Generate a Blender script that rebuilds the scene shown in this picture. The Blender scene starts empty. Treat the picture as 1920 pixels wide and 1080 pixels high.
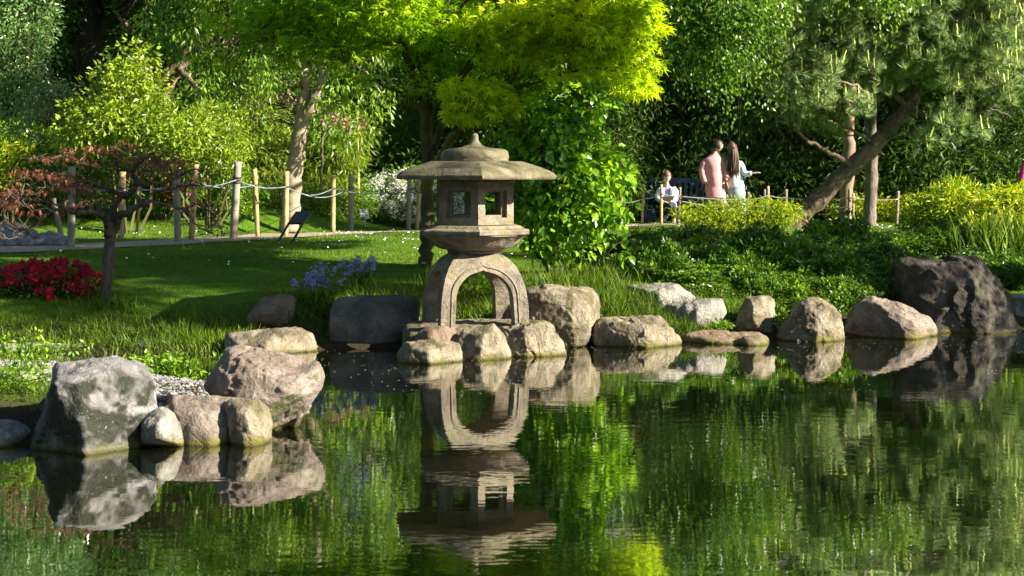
import bpy, bmesh, math, random
import numpy as np
from mathutils import Vector, Matrix
R = math.radians
rng = np.random.default_rng(7)
random.seed(7)
SC = bpy.context.scene
COL = SC.collection

# ------------------------------------------------------------------ camera
F, CX, HY, CAMZ = 3000.0, 960.0, 325.0, 1.32
cam = bpy.data.cameras.new('camera'); cam_o = bpy.data.objects.new('camera', cam); COL.objects.link(cam_o)
cam.sensor_width = 36.0; cam.lens = 36.0 * F / 1920.0
cam.shift_y = -(540 - HY) / 1920.0
cam_o.location = (0, 0, CAMZ); cam_o.rotation_euler = (R(90), 0, 0)
cam.clip_start = 0.05; cam.clip_end = 2000
cam.dof.use_dof = True; cam.dof.focus_distance = 12.6; cam.dof.aperture_fstop = 5.6
SC.camera = cam_o

# ------------------------------------------------------------------ light
SUN_EL, SUN_AZ = 28.0, 109.5          # azimuth clockwise from +Y
w = bpy.data.worlds.new('World'); SC.world = w; w.use_nodes = True
nt = w.node_tree; nt.nodes.clear()
sky = nt.nodes.new('ShaderNodeTexSky'); sky.sky_type = 'NISHITA'; sky.sun_disc = False
sky.sun_elevation = R(SUN_EL); sky.sun_rotation = R(SUN_AZ); sky.air_density = 1.0; sky.dust_density = 0.6
bg = nt.nodes.new('ShaderNodeBackground'); bg.inputs['Strength'].default_value = 0.05
wo = nt.nodes.new('ShaderNodeOutputWorld')
nt.links.new(sky.outputs[0], bg.inputs[0]); nt.links.new(bg.outputs[0], wo.inputs[0])
sl = bpy.data.lights.new('sun', 'SUN'); sl.energy = 5.0; sl.angle = R(0.6); sl.color = (1.0, 0.90, 0.74)
so = bpy.data.objects.new('sun', sl); COL.objects.link(so)
sd = Vector((math.sin(R(SUN_AZ)) * math.cos(R(SUN_EL)), math.cos(R(SUN_AZ)) * math.cos(R(SUN_EL)), math.sin(R(SUN_EL))))
so.rotation_euler = sd.to_track_quat('Z', 'Y').to_euler()
so.location = (20, -6, 20)
SC.view_settings.view_transform = 'Standard'; SC.view_settings.look = 'None'
SC.view_settings.exposure = 1.9; SC.view_settings.gamma = 1.0
SC.view_settings.use_curve_mapping = False
cy = SC.cycles
cy.max_bounces = 7; cy.diffuse_bounces = 2; cy.glossy_bounces = 3; cy.transmission_bounces = 3; cy.transparent_max_bounces = 4
cy.caustics_reflective = False; cy.caustics_refractive = False
cy.sample_clamp_indirect = 6.0
try:
    cy.use_denoising = True; cy.denoiser = 'OPENIMAGEDENOISE'; cy.denoising_prefilter = 'ACCURATE'
except Exception: pass

# ------------------------------------------------------------------ helpers
def P(px, py, D): return np.array([(px - CX) / F * D, D, CAMZ - (py - HY) / F * D])
def nrm(v): return v / np.maximum(np.linalg.norm(v, axis=-1, keepdims=True), 1e-9)

def _h(ix, iy, iz, s):
    n = (ix * 374761393 + iy * 668265263 + iz * 2147483647 + s * 974711) & 0xffffffff
    n = ((n ^ (n >> 13)) * 1274126177) & 0xffffffff
    n = n ^ (n >> 16)
    return (n & 0xffff) / 65535.0
def vnoise(p, s=0):
    p = np.asarray(p, float); i = np.floor(p).astype(np.int64); f = p - i; f = f * f * (3 - 2 * f)
    out = 0
    for a in (0, 1):
        for b in (0, 1):
            for c in (0, 1):
                wgt = (f[..., 0] if a else 1 - f[..., 0]) * (f[..., 1] if b else 1 - f[..., 1]) * (f[..., 2] if c else 1 - f[..., 2])
                out = out + wgt * _h(i[..., 0] + a, i[..., 1] + b, i[..., 2] + c, s)
    return out * 2 - 1
def fbm(p, o=4, s=0, g=0.5):
    t, a, q = 0, 1.0, np.asarray(p, float)
    for k in range(o):
        t = t + a * vnoise(q, s + k); q = q * 2.03 + 7.1; a *= g
    return t
def n2(x, y, sc, o=3, s=0): return fbm(np.stack([x * sc, y * sc, np.zeros_like(x) + .37], -1), o, s)

class MB:
    def __init__(s): s.v = []; s.f = []; s.r = []; s.n = 0
    def add(s, v, f, r=None):
        v = np.asarray(v, float).reshape(-1, 3); f = np.asarray(f, np.int64).reshape(-1, 3)
        s.v.append(v); s.f.append(f + s.n); s.n += len(v)
        s.r.append(np.full(len(v), rng.random()) if r is None else np.broadcast_to(r, (len(v),)))
    def mesh(s, name, mat, smooth=False):
        v = np.concatenate(s.v); f = np.concatenate(s.f); r = np.concatenate(s.r)
        me = bpy.data.meshes.new(name)
        me.vertices.add(len(v)); me.vertices.foreach_set('co', v.astype(np.float32).ravel())
        me.loops.add(f.size); me.loops.foreach_set('vertex_index', f.astype(np.int32).ravel())
        me.polygons.add(len(f)); me.polygons.foreach_set('loop_start', np.arange(0, f.size, 3, dtype=np.int32))
        me.update(calc_edges=True)
        a = me.attributes.new('rnd', 'FLOAT', 'POINT'); a.data.foreach_set('value', r.astype(np.float32))
        me.polygons.foreach_set('use_smooth', np.full(len(f), bool(smooth)))
        me.materials.append(mat); me.update()
        return me
    def build(s, name, mat, parent=None, smooth=False, loc=None):
        return link(name, s.mesh(name, mat, smooth), parent, loc)

def link(name, me, parent=None, loc=None):
    o = bpy.data.objects.new(name, me); COL.objects.link(o)
    if parent is not None:
        o.parent = parent
        o.matrix_parent_inverse = Matrix.Translation(parent.location).inverted() if parent.get('_w') else Matrix()
    if loc is not None: o.location = loc
    return o
def tag(o, label=None, cat=None, group=None, kind=None):
    if label: o['label'] = label
    if cat: o['category'] = cat
    if group: o['group'] = group
    if kind: o['kind'] = kind
    return o
def thing(name, loc, label, cat, group=None, rz=0):
    """an Empty at the thing's base; children built in world coordinates keep them (parent inverse)"""
    o = bpy.data.objects.new(name, None); COL.objects.link(o)
    o.location = [float(c) for c in loc]; o.rotation_euler = (0, 0, rz); o['_w'] = 1; o.empty_display_size = .2
    return tag(o, label, cat, group)
def local(name, loc, label, cat, group=None, rz=0, scale=None):
    o = thing(name, loc, label, cat, group, rz); del o['_w']
    if scale is not None: o.scale = scale if hasattr(scale, '__len__') else (scale,) * 3
    return o
def copy_tree(root, loc, rz, scale, label, group=None):
    r = root.copy(); COL.objects.link(r); r.location = [float(c) for c in loc]; r.rotation_euler = (0, 0, rz)
    r.scale = scale if hasattr(scale, '__len__') else (scale,) * 3
    r['label'] = label
    if group: r['group'] = group
    for ch in list(root.children):
        c = ch.copy(); COL.objects.link(c); c.parent = r
        for g in list(ch.children):
            d = g.copy(); COL.objects.link(d); d.parent = c
    return r

def catmull(pts, sub=4):
    p = np.asarray(pts, float)
    if len(p) < 3: 
        t = np.linspace(0, 1, sub + 1)[:, None]; return p[0] * (1 - t) + p[1] * t
    q = np.vstack([2 * p[0] - p[1], p, 2 * p[-1] - p[-2]]); out = []
    for i in range(1, len(q) - 2):
        for k in range(sub):
            t = k / sub
            out.append(0.5 * ((2 * q[i]) + (-q[i-1] + q[i+1]) * t + (2*q[i-1] - 5*q[i] + 4*q[i+1] - q[i+2]) * t*t + (-q[i-1] + 3*q[i] - 3*q[i+1] + q[i+2]) * t**3))
    out.append(p[-1]); return np.array(out)
def tube(mb, pts, rad, n=8, rough=0.0, r=None, cap=True):
    p = np.asarray(pts, float); rad = np.broadcast_to(np.asarray(rad, float), (len(p),))
    T = nrm(np.gradient(p, axis=0)); ref = np.array([0.31, 0.95, 0.03]) if abs(T[0][1]) < .8 else np.array([1., .1, .1])
    A = nrm(np.cross(T, ref)); B = np.cross(T, A)
    th = np.linspace(0, 2 * np.pi, n, endpoint=False)
    V = p[:, None] + (A[:, None] * np.cos(th)[None, :, None] + B[:, None] * np.sin(th)[None, :, None]) * rad[:, None, None]
    if rough:
        nn = fbm(V * 9.0, 3, 5); V = V + (V - p[:, None]) * nn[..., None] * rough
    m = len(p); i = np.arange(m - 1)[:, None] * n; j = np.arange(n)[None]; j2 = (j + 1) % n
    a, b, c, d = i + j, i + j2, i + n + j2, i + n + j
    f = np.concatenate([np.stack([a, b, c], -1).reshape(-1, 3), np.stack([a, c, d], -1).reshape(-1, 3)])
    V = V.reshape(-1, 3)
    if cap:
        V = np.vstack([V, p[0], p[-1]]); k0, k1 = m * n, m * n + 1; jj = np.arange(n); j3 = (jj + 1) % n
        f = np.vstack([f, np.stack([jj * 0 + k0, j3, jj], -1), np.stack([jj * 0 + k1, (m-1)*n + jj, (m-1)*n + j3], -1)])
    mb.add(V, f, r)
def twigs(mb, S, E, r0, r1, sag=0.1, jit=0.1):
    N = len(S); 
    if N == 0: return
    L = np.linalg.norm(E - S, axis=1, keepdims=True); m = 5
    t = np.linspace(0, 1, m)[None, :, None]
    C = S[:, None] * (1 - t) + E[:, None] * t
    C[:, :, 2] += (np.sin(t[..., 0] * np.pi) * L * sag)
    C[:, 1:-1] += rng.normal(0, 1, (N, m - 2, 3)) * L[:, None] * jit * .5
    T = nrm(E - S); A = nrm(np.cross(T, [0.1, .2, 1.])); B = np.cross(T, A)
    th = np.array([0, 2.1, 4.2]); ring = A[:, None] * np.cos(th)[None, :, None] + B[:, None] * np.sin(th)[None, :, None]
    rr = (np.broadcast_to(r0, (N,))[:, None] * (1 - t[0, :, 0]) + np.broadcast_to(r1, (N,))[:, None] * t[0, :, 0])
    V = C[:, :, None] + ring[:, None] * rr[:, :, None, None]
    base = (np.arange(N) * m * 3)[:, None, None] + (np.arange(m - 1) * 3)[None, :, None]; j = np.arange(3)[None, None]; j2 = (j + 1) % 3
    a, b, c, d = base + j, base + j2, base + 3 + j2, base + 3 + j
    f = np.concatenate([np.stack([a, b, c], -1).reshape(-1, 3), np.stack([a, c, d], -1).reshape(-1, 3)])
    mb.add(V.reshape(-1, 3), f, .5)

# leaf templates: (along, across, normal)
def T_oval():   return np.array([[0,0,0],[.45,.5,.10],[1,0,0],[.45,-.5,.10]]), np.array([[0,2,1],[0,3,2]])
def T_big():    return np.array([[0,0,0],[.20,.27,.07],[.52,.31,.07],[1.0,0,-.20],[.52,-.31,.07],[.20,-.27,.07],[.5,0,-.03]]), np.array([[0,6,1],[1,6,2],[2,6,3],[3,6,4],[4,6,5],[5,6,0]])
def T_palm():
    v, f = [], []
    for k, (a, l) in enumerate(((-88,.55),(-45,.85),(0,1.0),(45,.85),(88,.55))):
        a = R(a); d = np.array([math.cos(a), math.sin(a)]); s = np.array([-d[1], d[0]])
        v += [[0,0,0], [d[0]*l*.5 + s[0]*.085, d[1]*l*.5 + s[1]*.085, .03], [d[0]*l, d[1]*l, -.16], [d[0]*l*.5 - s[0]*.085, d[1]*l*.5 - s[1]*.085, .03]]
        f += [[4*k, 4*k+1, 4*k+2], [4*k, 4*k+2, 4*k+3]]
    v = np.array(v, float); v[:, 0] += .1; return v, np.array(f)
def T_palm5():
    v, f = [], []
    for k, (a, l) in enumerate(((-85,.6),(-42,.88),(0,1.0),(42,.88),(85,.6))):
        a = R(a); d = np.array([math.cos(a), math.sin(a)]); s = np.array([-d[1], d[0]])
        v += [[s[0]*.13, s[1]*.13, .02], [d[0]*l, d[1]*l, -.15], [-s[0]*.13, -s[1]*.13, .02]]
        f += [[3*k, 3*k+1, 3*k+2]]
    return np.array(v, float), np.array(f)
def T_needle(n=12, spread=.75, w=.016, seed=3):
    q = np.random.default_rng(seed); v, f = [], []
    for k in range(n):
        a = q.random() * 6.283; s = spread * (.25 + .75 * q.random()); d = nrm(np.array([1, s * math.cos(a), s * math.sin(a)])) * (.75 + .25 * q.random())
        c = nrm(np.cross(d, q.normal(size=3))) * w
        v += [c, d + [0,0,-.0], -c]; f += [[3*k, 3*k+1, 3*k+2]]
    return np.array(v, float), np.array(f)
def T_blade(): return np.array([[0,.5,0],[0,-.5,0],[.55,-.4,.06],[.55,.4,.06],[1,0,.28]]), np.array([[0,1,2],[0,2,3],[3,2,4]])
def T_blade1(): return np.array([[0,.5,0],[0,-.5,0],[1,0,.2]]), np.array([[0,1,2]])
def T_lance():  return np.array([[0,0,0],[.4,.5,.05],[1,0,-.12],[.4,-.5,.05]]), np.array([[0,2,1],[0,3,2]])

def place(mb, tmpl, pos, axis, normal, L, W, r):
    tv, tf = tmpl; N = len(pos)
    if N == 0: return
    a = nrm(axis); n = nrm(normal - a * np.sum(normal * a, 1, keepdims=True)); s = np.cross(n, a)
    L = np.broadcast_to(L, (N,))[:, None, None]; W = np.broadcast_to(W, (N,))[:, None, None]
    V = pos[:, None] + a[:, None] * tv[None, :, 0:1] * L + s[:, None] * tv[None, :, 1:2] * W + n[:, None] * tv[None, :, 2:3] * L
    Fc = tf[None] + (np.arange(N) * len(tv))[:, None, None]
    mb.add(V.reshape(-1, 3), Fc.reshape(-1, 3), np.repeat(np.broadcast_to(r, (N,)), len(tv)))
def rdir(n): return nrm(rng.normal(size=(n, 3)))
def cloud(mb, C, per, rad, tmpl, L, W, flat=.6, droop=.3, out=.5, up=.6, Lj=.3, crnd=.6):
    """per leaves in a puff round every centre in C"""
    M = len(C); N = M * per
    d = rdir(N); rr = rng.random(N) ** .45
    off = d * rr[:, None] * rad * np.array([1, 1, flat]); pos = np.repeat(C, per, 0) + off
    axis = d * out + rdir(N) * (1 - out) + np.array([0, 0, -droop])
    nor = np.array([0, 0, 1.]) * up + rdir(N) * (1 - up)
    cr = np.repeat(rng.random(M), per); r = np.clip(cr * crnd + rng.random(N) * (1 - crnd), 0, 1)
    s = 1 + (rng.random(N) - .5) * 2 * Lj
    place(mb, tmpl, pos, axis, nor, L * s, W * s, r)
def ell(blobs, n, shell=.5):
    """n points in ellipsoids given as (px,py,rx_px,ry_px,D,rd)"""
    b = np.array([[*P(q[0], q[1], q[4]), q[2] * q[4] / F, q[5], q[3] * q[4] / F] for q in blobs])
    vol = b[:, 3] * b[:, 4] * b[:, 5]; k = rng.choice(len(b), n, p=vol / vol.sum())
    d = rdir(n); r = rng.random(n) ** (1 / 3); r = np.where(rng.random(n) < shell, .75 + .25 * rng.random(n), r)
    return b[k, :3] + d * r[:, None] * b[k, 3:]
def limb(mb, pts, nodes=None, n=9, sub=5, jit=.02, rough=.12):
    """pts: (px,py,D,r)"""
    q = np.array([[*P(a[0], a[1], a[2]), a[3]] for a in pts]); q = catmull(q, sub)
    q[1:-1, :3] += rng.normal(0, 1, (len(q) - 2, 3)) * jit * .5
    tube(mb, q[:, :3], np.maximum(q[:, 3], .003), n, rough)
    if nodes is not None: nodes.extend(q[1:, :3].tolist())
def limbm(mb, pts, nodes, n=8):
    q = catmull(np.array(pts, float), 6); q[1:-1, :3] += rng.normal(0, 1, (len(q) - 2, 3)) * .015
    tube(mb, q[:, :3], np.maximum(q[:, 3], .004), n, .1); nodes.extend(q[1:, :3].tolist())
def connect(mb, C, nodes, r0=.012, r1=.003, sag=.08, jit=.12, frac=1.0):
    nd = np.array(nodes); C = C[rng.random(len(C)) < frac]
    out = []
    for i in range(0, len(C), 500):
        c = C[i:i+500]; d = np.linalg.norm(c[:, None] - nd[None], axis=2) + np.maximum(0, nd[None, :, 2] - c[:, None, 2]) * .3
        out.append(nd[d.argmin(1)])
    twigs(mb, np.vstack(out), C, r0, r1, sag, jit)

# ------------------------------------------------------------------ materials
MATS = {}
def mat(name):
    m = bpy.data.materials.new(name); m.use_nodes = True; t = m.node_tree; t.nodes.clear()
    o = t.nodes.new('ShaderNodeOutputMaterial'); return m, t, o
def N(t, typ, **kw):
    n = t.nodes.new('ShaderNode' + typ)
    for k, v in kw.items(): setattr(n, k, v)
    return n
def noise(t, scale, detail=4, rough=.6, vec=None, dist=0):
    n = N(t, 'TexNoise'); n.inputs['Scale'].default_value = scale; n.inputs['Detail'].default_value = detail
    n.inputs['Roughness'].default_value = rough; n.inputs['Distortion'].default_value = dist
    if vec is not None: t.links.new(vec, n.inputs['Vector'])
    return n
def ramp(t, fac, stops):
    r = N(t, 'ValToRGB'); e = r.color_ramp.elements
    while len(e) < len(stops): e.new(.5)
    for k, (p, c) in enumerate(stops): e[k].position = p; e[k].color = (*c, 1) if len(c) == 3 else c
    t.links.new(fac, r.inputs['Fac']); return r
def mixc(t, fac, a, b, mode='MIX'):
    m = N(t, 'Mix', data_type='RGBA', blend_type=mode)
    for s, v in ((0, fac), (6, a), (7, b)):
        if hasattr(v, 'links') or hasattr(v, 'is_linked'): t.links.new(v, m.inputs[s])
        else: m.inputs[s].default_value = v if s == 0 else (*v, 1)
    return m.outputs[2]
def bump(t, h, strength, dist, normal=None):
    b = N(t, 'Bump'); b.inputs['Strength'].default_value = strength; b.inputs['Distance'].default_value = dist
    t.links.new(h, b.inputs['Height'])
    if normal is not None: t.links.new(normal, b.inputs['Normal'])
    return b.outputs[0]
def leafmat(name, c1, c2, trans=.35, rough=.45, tcol=1.35, spec=.35, sc=1.2):
    m, t, o = mat(name)
    a = N(t, 'Attribute', attribute_name='rnd')
    geo = N(t, 'TexCoord'); nz = noise(t, sc, 2, .5, geo.outputs['Object'])
    ad = N(t, 'Math', operation='ADD'); t.links.new(a.outputs['Fac'], ad.inputs[0]); t.links.new(nz.outputs['Fac'], ad.inputs[1])
    mu = N(t, 'Math', operation='MULTIPLY'); t.links.new(ad.outputs[0], mu.inputs[0]); mu.inputs[1].default_value = .55
    dk = tuple(x * .55 for x in c1)
    cr = ramp(t, mu.outputs[0], [(.2, dk), (.45, c1), (.78, c2)])
    p = N(t, 'BsdfPrincipled'); t.links.new(cr.outputs[0], p.inputs['Base Color']); p.inputs['Roughness'].default_value = rough
    p.inputs['Specular IOR Level'].default_value = spec
    tr = N(t, 'BsdfTranslucent'); g = N(t, 'Gamma'); 
    mc = mixc(t, 1.0, cr.outputs[0], (tcol, tcol * 1.02, tcol * .55), 'MULTIPLY'); t.links.new(mc, tr.inputs['Color'])
    ms = N(t, 'MixShader'); ms.inputs[0].default_value = trans
    t.links.new(p.outputs[0], ms.inputs[1]); t.links.new(tr.outputs[0], ms.inputs[2]); t.links.new(ms.outputs[0], o.inputs[0])
    t.nodes.remove(g); return m
def barkmat(name, c1, c2, sc=14, stretch=.25, bs=.6, moss=None, bands=False):
    m, t, o = mat(name); tc = N(t, 'TexCoord'); mp = N(t, 'Mapping'); mp.inputs['Scale'].default_value = (1, 1, stretch)
    if bands: mp.inputs['Scale'].default_value = (.3, .3, 3)
    t.links.new(tc.outputs['Object'], mp.inputs[0])
    n1 = noise(t, sc, 5, .7, mp.outputs[0], .1 if bands else .6); n2_ = noise(t, 2.2, 3, .6, tc.outputs['Object'])
    cr = ramp(t, n1.outputs['Fac'], [(.32, c1), (.62, c2)])
    c = mixc(t, n2_.outputs['Fac'], cr.outputs[0], tuple(x * .6 for x in c1))
    if moss:
        mr = ramp(t, n2_.outputs['Fac'], [(.50, (0, 0, 0)), (.62, (1, 1, 1))]); c = mixc(t, mr.outputs[0], c, moss)
    p = N(t, 'BsdfPrincipled'); t.links.new(c, p.inputs['Base Color']); p.inputs['Roughness'].default_value = .85; p.inputs['Specular IOR Level'].default_value = .2
    t.links.new(bump(t, n1.outputs['Fac'], bs, .03), p.inputs['Normal']); t.links.new(p.outputs[0], o.inputs[0]); return m
def stonemat(name, c1, c2, c3, sc=6, bs=.5, speck=.0, lichen=None, algae=True, fine=60, lich=(.5,.62), lsign=.10):
    m, t, o = mat(name); tc = N(t, 'TexCoord'); ob = tc.outputs['Object']
    n1 = noise(t, sc, 6, .65, ob, .4); nf = noise(t, fine, 4, .7, ob); nl = noise(t, sc * .5, 3, .6, ob, 1.0)
    cr = ramp(t, n1.outputs['Fac'], [(.3, c1), (.5, c2), (.7, c3)])
    c = mixc(t, .30, cr.outputs[0], nf.outputs['Color'], 'SOFT_LIGHT')
    sp = ramp(t, nf.outputs['Fac'], [(.36, tuple([.35]*3)), (.46, (1, 1, 1))]); c = mixc(t, .55, c, sp.outputs[0], 'MULTIPLY')
    gm = N(t, 'NewGeometry'); sx = N(t, 'SeparateXYZ'); t.links.new(gm.outputs['Position'], sx.inputs[0])
    sn = N(t, 'SeparateXYZ'); t.links.new(gm.outputs['Normal'], sn.inputs[0])
    if lichen:
        ma = N(t, 'Math', operation='MULTIPLY_ADD'); t.links.new(sn.outputs[2], ma.inputs[0]); ma.inputs[1].default_value = lsign; t.links.new(nl.outputs['Fac'], ma.inputs[2])
        lr = ramp(t, ma.outputs[0], [(lich[0], (0, 0, 0)), (lich[1], (1, 1, 1))]); c = mixc(t, lr.outputs[0], c, lichen)
    if speck:
        vo = N(t, 'TexVoronoi'); vo.inputs['Scale'].default_value = 60; t.links.new(ob, vo.inputs['Vector'])
        vr = ramp(t, vo.outputs['Distance'], [(.12, (.6, .6, .6)), (.22, (0, 0, 0))]); sm = N(t, 'Math', operation='MULTIPLY'); t.links.new(vr.outputs[0], sm.inputs[0])
        nr = ramp(t, nl.outputs['Fac'], [(.56, (0, 0, 0)), (.66, (1, 1, 1))]); t.links.new(nr.outputs[0], sm.inputs[1])
        c = mixc(t, sm.outputs[0], c, (speck,) * 3)
    rough = .85
    if algae:
        az = N(t, 'Math', operation='MULTIPLY_ADD'); t.links.new(nl.outputs['Fac'], az.inputs[0]); az.inputs[1].default_value = -.10; t.links.new(sx.outputs[2], az.inputs[2])
        ar = ramp(t, az.outputs[0], [(.0, (1, 1, 1)), (.035, (0, 0, 0))])
        hz = N(t, 'MapRange'); t.links.new(az.outputs[0], hz.inputs[0]); hz.inputs[1].default_value = -.045; hz.inputs[2].default_value = -.005; hz.inputs[3].default_value = 1; hz.inputs[4].default_value = 0
        c = mixc(t, hz.outputs[0], c, (.13, .12, .02))
        wz = N(t, 'MapRange'); t.links.new(sx.outputs[2], wz.inputs[0]); wz.inputs[1].default_value = .0; wz.inputs[2].default_value = .022; wz.inputs[3].default_value = .85; wz.inputs[4].default_value = 0
        c = mixc(t, wz.outputs[0], c, (.02, .02, .008))
    p = N(t, 'BsdfPrincipled'); t.links.new(c, p.inputs['Base Color']); p.inputs['Roughness'].default_value = rough; p.inputs['Specular IOR Level'].default_value = .3
    b1 = bump(t, n1.outputs['Fac'], bs, .06); b2 = bump(t, nf.outputs['Fac'], bs * .8, .010, b1)
    t.links.new(b2, p.inputs['Normal']); t.links.new(p.outputs[0], o.inputs[0]); return m
def plain(name, c, rough=.6, var=.25, sc=20, metal=0, spec=.4, bs=.1):
    m, t, o = mat(name); tc = N(t, 'TexCoord'); n1 = noise(t, sc, 4, .6, tc.outputs['Object'])
    cr = ramp(t, n1.outputs['Fac'], [(.3, tuple(x * (1 - var) for x in c)), (.7, tuple(min(1, x * (1 + var)) for x in c))])
    p = N(t, 'BsdfPrincipled'); t.links.new(cr.outputs[0], p.inputs['Base Color']); p.inputs['Roughness'].default_value = rough
    p.inputs['Metallic'].default_value = metal; p.inputs['Specular IOR Level'].default_value = spec
    t.links.new(bump(t, n1.outputs['Fac'], bs, .01), p.inputs['Normal']); t.links.new(p.outputs[0], o.inputs[0]); return m
# ------------------------------------------------------------------ terrain
_sx = np.array([-60, -12, -4.0, -2.6, -1.6, -.8, .3, .9, 1.6, 2.3, 3.2, 4.3, 7, 14, 60.])
_sy = np.array([ 10, 10.6, 11.62, 11.66, 11.85, 11.95, 12.05, 12.3, 12.55, 12.7, 13.0, 13.5, 14.5, 16, 18.])
_tx = np.array([-60, -2.5, -.7, -.25, 0, .12, .35, .6, .85, 1.6, 3, 5.5, 8, 12, 16, 20, 30, 60, 150, 700.])
_tz = np.array([-.8, -.75, -.45, -.16, -.02, .03, .06, .15, .25, .37, .45, .53, .53, .45, .36, .31, .35, 1.0, 3.0, 8.0])
def smooth_i(x, xs, ys):
    return (np.interp(x - .12, xs, ys) + 2 * np.interp(x, xs, ys) + np.interp(x + .12, xs, ys)) / 4
def Hh(x, y):
    x = np.asarray(x, float); y = np.asarray(y, float)
    t = y - np.interp(x, _sx, _sy) + n2(x, y, 1.3, 2, 3) * .06
    z = smooth_i(t, _tx, _tz) + np.where(t > .3, 1, 0) * (n2(x, y, .9, 3, 9) * .018)
    # the lawn climbs gently beyond the path on the left
    u_ = np.clip((y - np.interp(x, [-7, -4, -2.7, -1.5], [18.6, 19.9, 24.3, 26.5])) / 4.5, 0, 1)
    z = z + u_ * u_ * (3 - 2 * u_) * np.interp(x, [-7, -2.7, 0], [.42, .30, 0])
    # foreground islet of gravel and weeds
    d = ((x + 3.30) / 2.0) ** 2 + ((y - 9.0) / 1.42) ** 2
    d = d + n2(x, y, 1.7, 2, 11) * .12
    zi = .13 - np.clip(d - .45, -.3, 9) * .26 + n2(x, y, 4, 2, 4) * .012
    z = np.where(y < 11.2, np.maximum(z, np.maximum(zi, -.8)), z)
    # far banks of the pond, beside and behind the camera
    b = np.maximum(np.abs(x) - 12.5, -(y + 7)); z = np.where(y < 9, np.maximum(z, np.clip(b * .25 - .5, -.8, 3)), z)
    return z
gx = np.concatenate([[-700, -400, -200, -100, -60, -40, -30, -24, -20, -17, -14], np.arange(-12, 12.01, .1), [14, 17, 20, 24, 30, 40, 60, 100, 200, 400, 700]])
gy = np.concatenate([[-300, -100, -40, -20, -16, -14, -10, -5, 0, 4], np.arange(6, 16, .08), np.arange(16, 34, .2), np.arange(34, 60, 2), [70, 90, 130, 200, 400, 900]])
GX, GY = np.meshgrid(gx, gy); GZ = Hh(GX, GY)
ny, nx = GX.shape; ii = (np.arange(ny - 1)[:, None] * nx + np.arange(nx - 1)[None])
quad = np.stack([ii, ii + 1, ii + nx + 1, ii + nx], -1).reshape(-1, 4)

m, t, o = mat('lawn_soil'); tc = N(t, 'TexCoord'); gm = N(t, 'NewGeometry'); sx = N(t, 'SeparateXYZ'); t.links.new(gm.outputs['Position'], sx.inputs[0])
n1 = noise(t, 2.5, 5, .65, tc.outputs['Object']); n2_ = noise(t, 45, 4, .7, tc.outputs['Object'])
g = ramp(t, n1.outputs['Fac'], [(.3, (.045, .10, .006)), (.7, (.10, .20, .012))]); g2 = mixc(t, .5, g.outputs[0], n2_.outputs['Color'], 'SOFT_LIGHT')
so_ = ramp(t, n2_.outputs['Fac'], [(.3, (.02, .014, .008)), (.7, (.06, .042, .024))])
mr = N(t, 'MapRange'); ad = N(t, 'Math', operation='MULTIPLY_ADD'); t.links.new(n1.outputs['Fac'], ad.inputs[0]); ad.inputs[1].default_value = .12; t.links.new(sx.outputs[2], ad.inputs[2])
t.links.new(ad.outputs[0], mr.inputs[0]); mr.inputs[1].default_value = .17; mr.inputs[2].default_value = .29
c = mixc(t, mr.outputs[0], so_.outputs[0], g2)
p = N(t, 'BsdfPrincipled'); t.links.new(c, p.inputs['Base Color']); p.inputs['Roughness'].default_value = .95; p.inputs['Specular IOR Level'].default_value = .1
t.links.new(bump(t, n2_.outputs['Fac'], .8, .03), p.inputs['Normal']); t.links.new(p.outputs[0], o.inputs[0]); M_LAWN = m
mb = MB(); mb.add(np.stack([GX, GY, GZ], -1).reshape(-1, 3), np.vstack([quad[:, [0, 1, 2]], quad[:, [0, 2, 3]]]), .5)
tag(mb.build('ground', M_LAWN, smooth=True), kind='structure')

# ------------------------------------------------------------------ water
m, t, o = mat('pond_water'); gm = N(t, 'NewGeometry')
def wn(scx, scy, s, det=2, dist=0):
    mp = N(t, 'Mapping'); mp.inputs['Scale'].default_value = (scx, scy, 1); t.links.new(gm.outputs['Position'], mp.inputs[0]); return noise(t, s, det, .5, mp.outputs[0], dist)
wa = wn(1.0, 1.9, 2.6, 2, .4); wb = wn(1, 2.2, 9, 2, .3); wc = wn(1, 1.6, .8, 1)
amp = ramp(t, wn(1, 1, .35, 2).outputs['Fac'], [(.40, (.25, .25, .25)), (.62, (1, 1, 1))])
b1 = N(t, 'Bump'); b1.inputs['Distance'].default_value = .0014; t.links.new(wa.outputs['Fac'], b1.inputs['Height']); t.links.new(amp.outputs[0], b1.inputs['Strength'])
b2 = N(t, 'Bump'); b2.inputs['Distance'].default_value = .0006; t.links.new(wb.outputs['Fac'], b2.inputs['Height']); t.links.new(b1.outputs[0], b2.inputs['Normal']); t.links.new(amp.outputs[0], b2.inputs['Strength'])
film = ramp(t, wn(.35, 1.6, .9, 5, .8).outputs['Fac'], [(.60, (0, 0, 0)), (.78, (1, 1, 1))])
wcol = mixc(t, film.outputs[0], (.0025, .004, .0015), (.014, .021, .009))
p = N(t, 'BsdfPrincipled'); t.links.new(wcol, p.inputs['Base Color']); p.inputs['IOR'].default_value = 2.2; p.inputs['Roughness'].default_value = .003
p.inputs['Specular IOR Level'].default_value = .5
gl = N(t, 'BsdfGlossy'); gl.inputs['Roughness'].default_value = .003; gl.inputs['Color'].default_value = (.95, .97, .93, 1); t.links.new(b2.outputs[0], gl.inputs['Normal'])
wm = N(t, 'MixShader'); wm.inputs[0].default_value = .34; t.links.new(b2.outputs[0], p.inputs['Normal']); t.links.new(p.outputs[0], wm.inputs[1]); t.links.new(gl.outputs[0], wm.inputs[2]); t.links.new(wm.outputs[0], o.inputs[0]); M_WATER = m
mb = MB(); mb.add([[-40, -22, 0], [40, -22, 0], [40, 22, 0], [-40, 22, 0]], [[0, 1, 2], [0, 2, 3]], .5)
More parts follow.
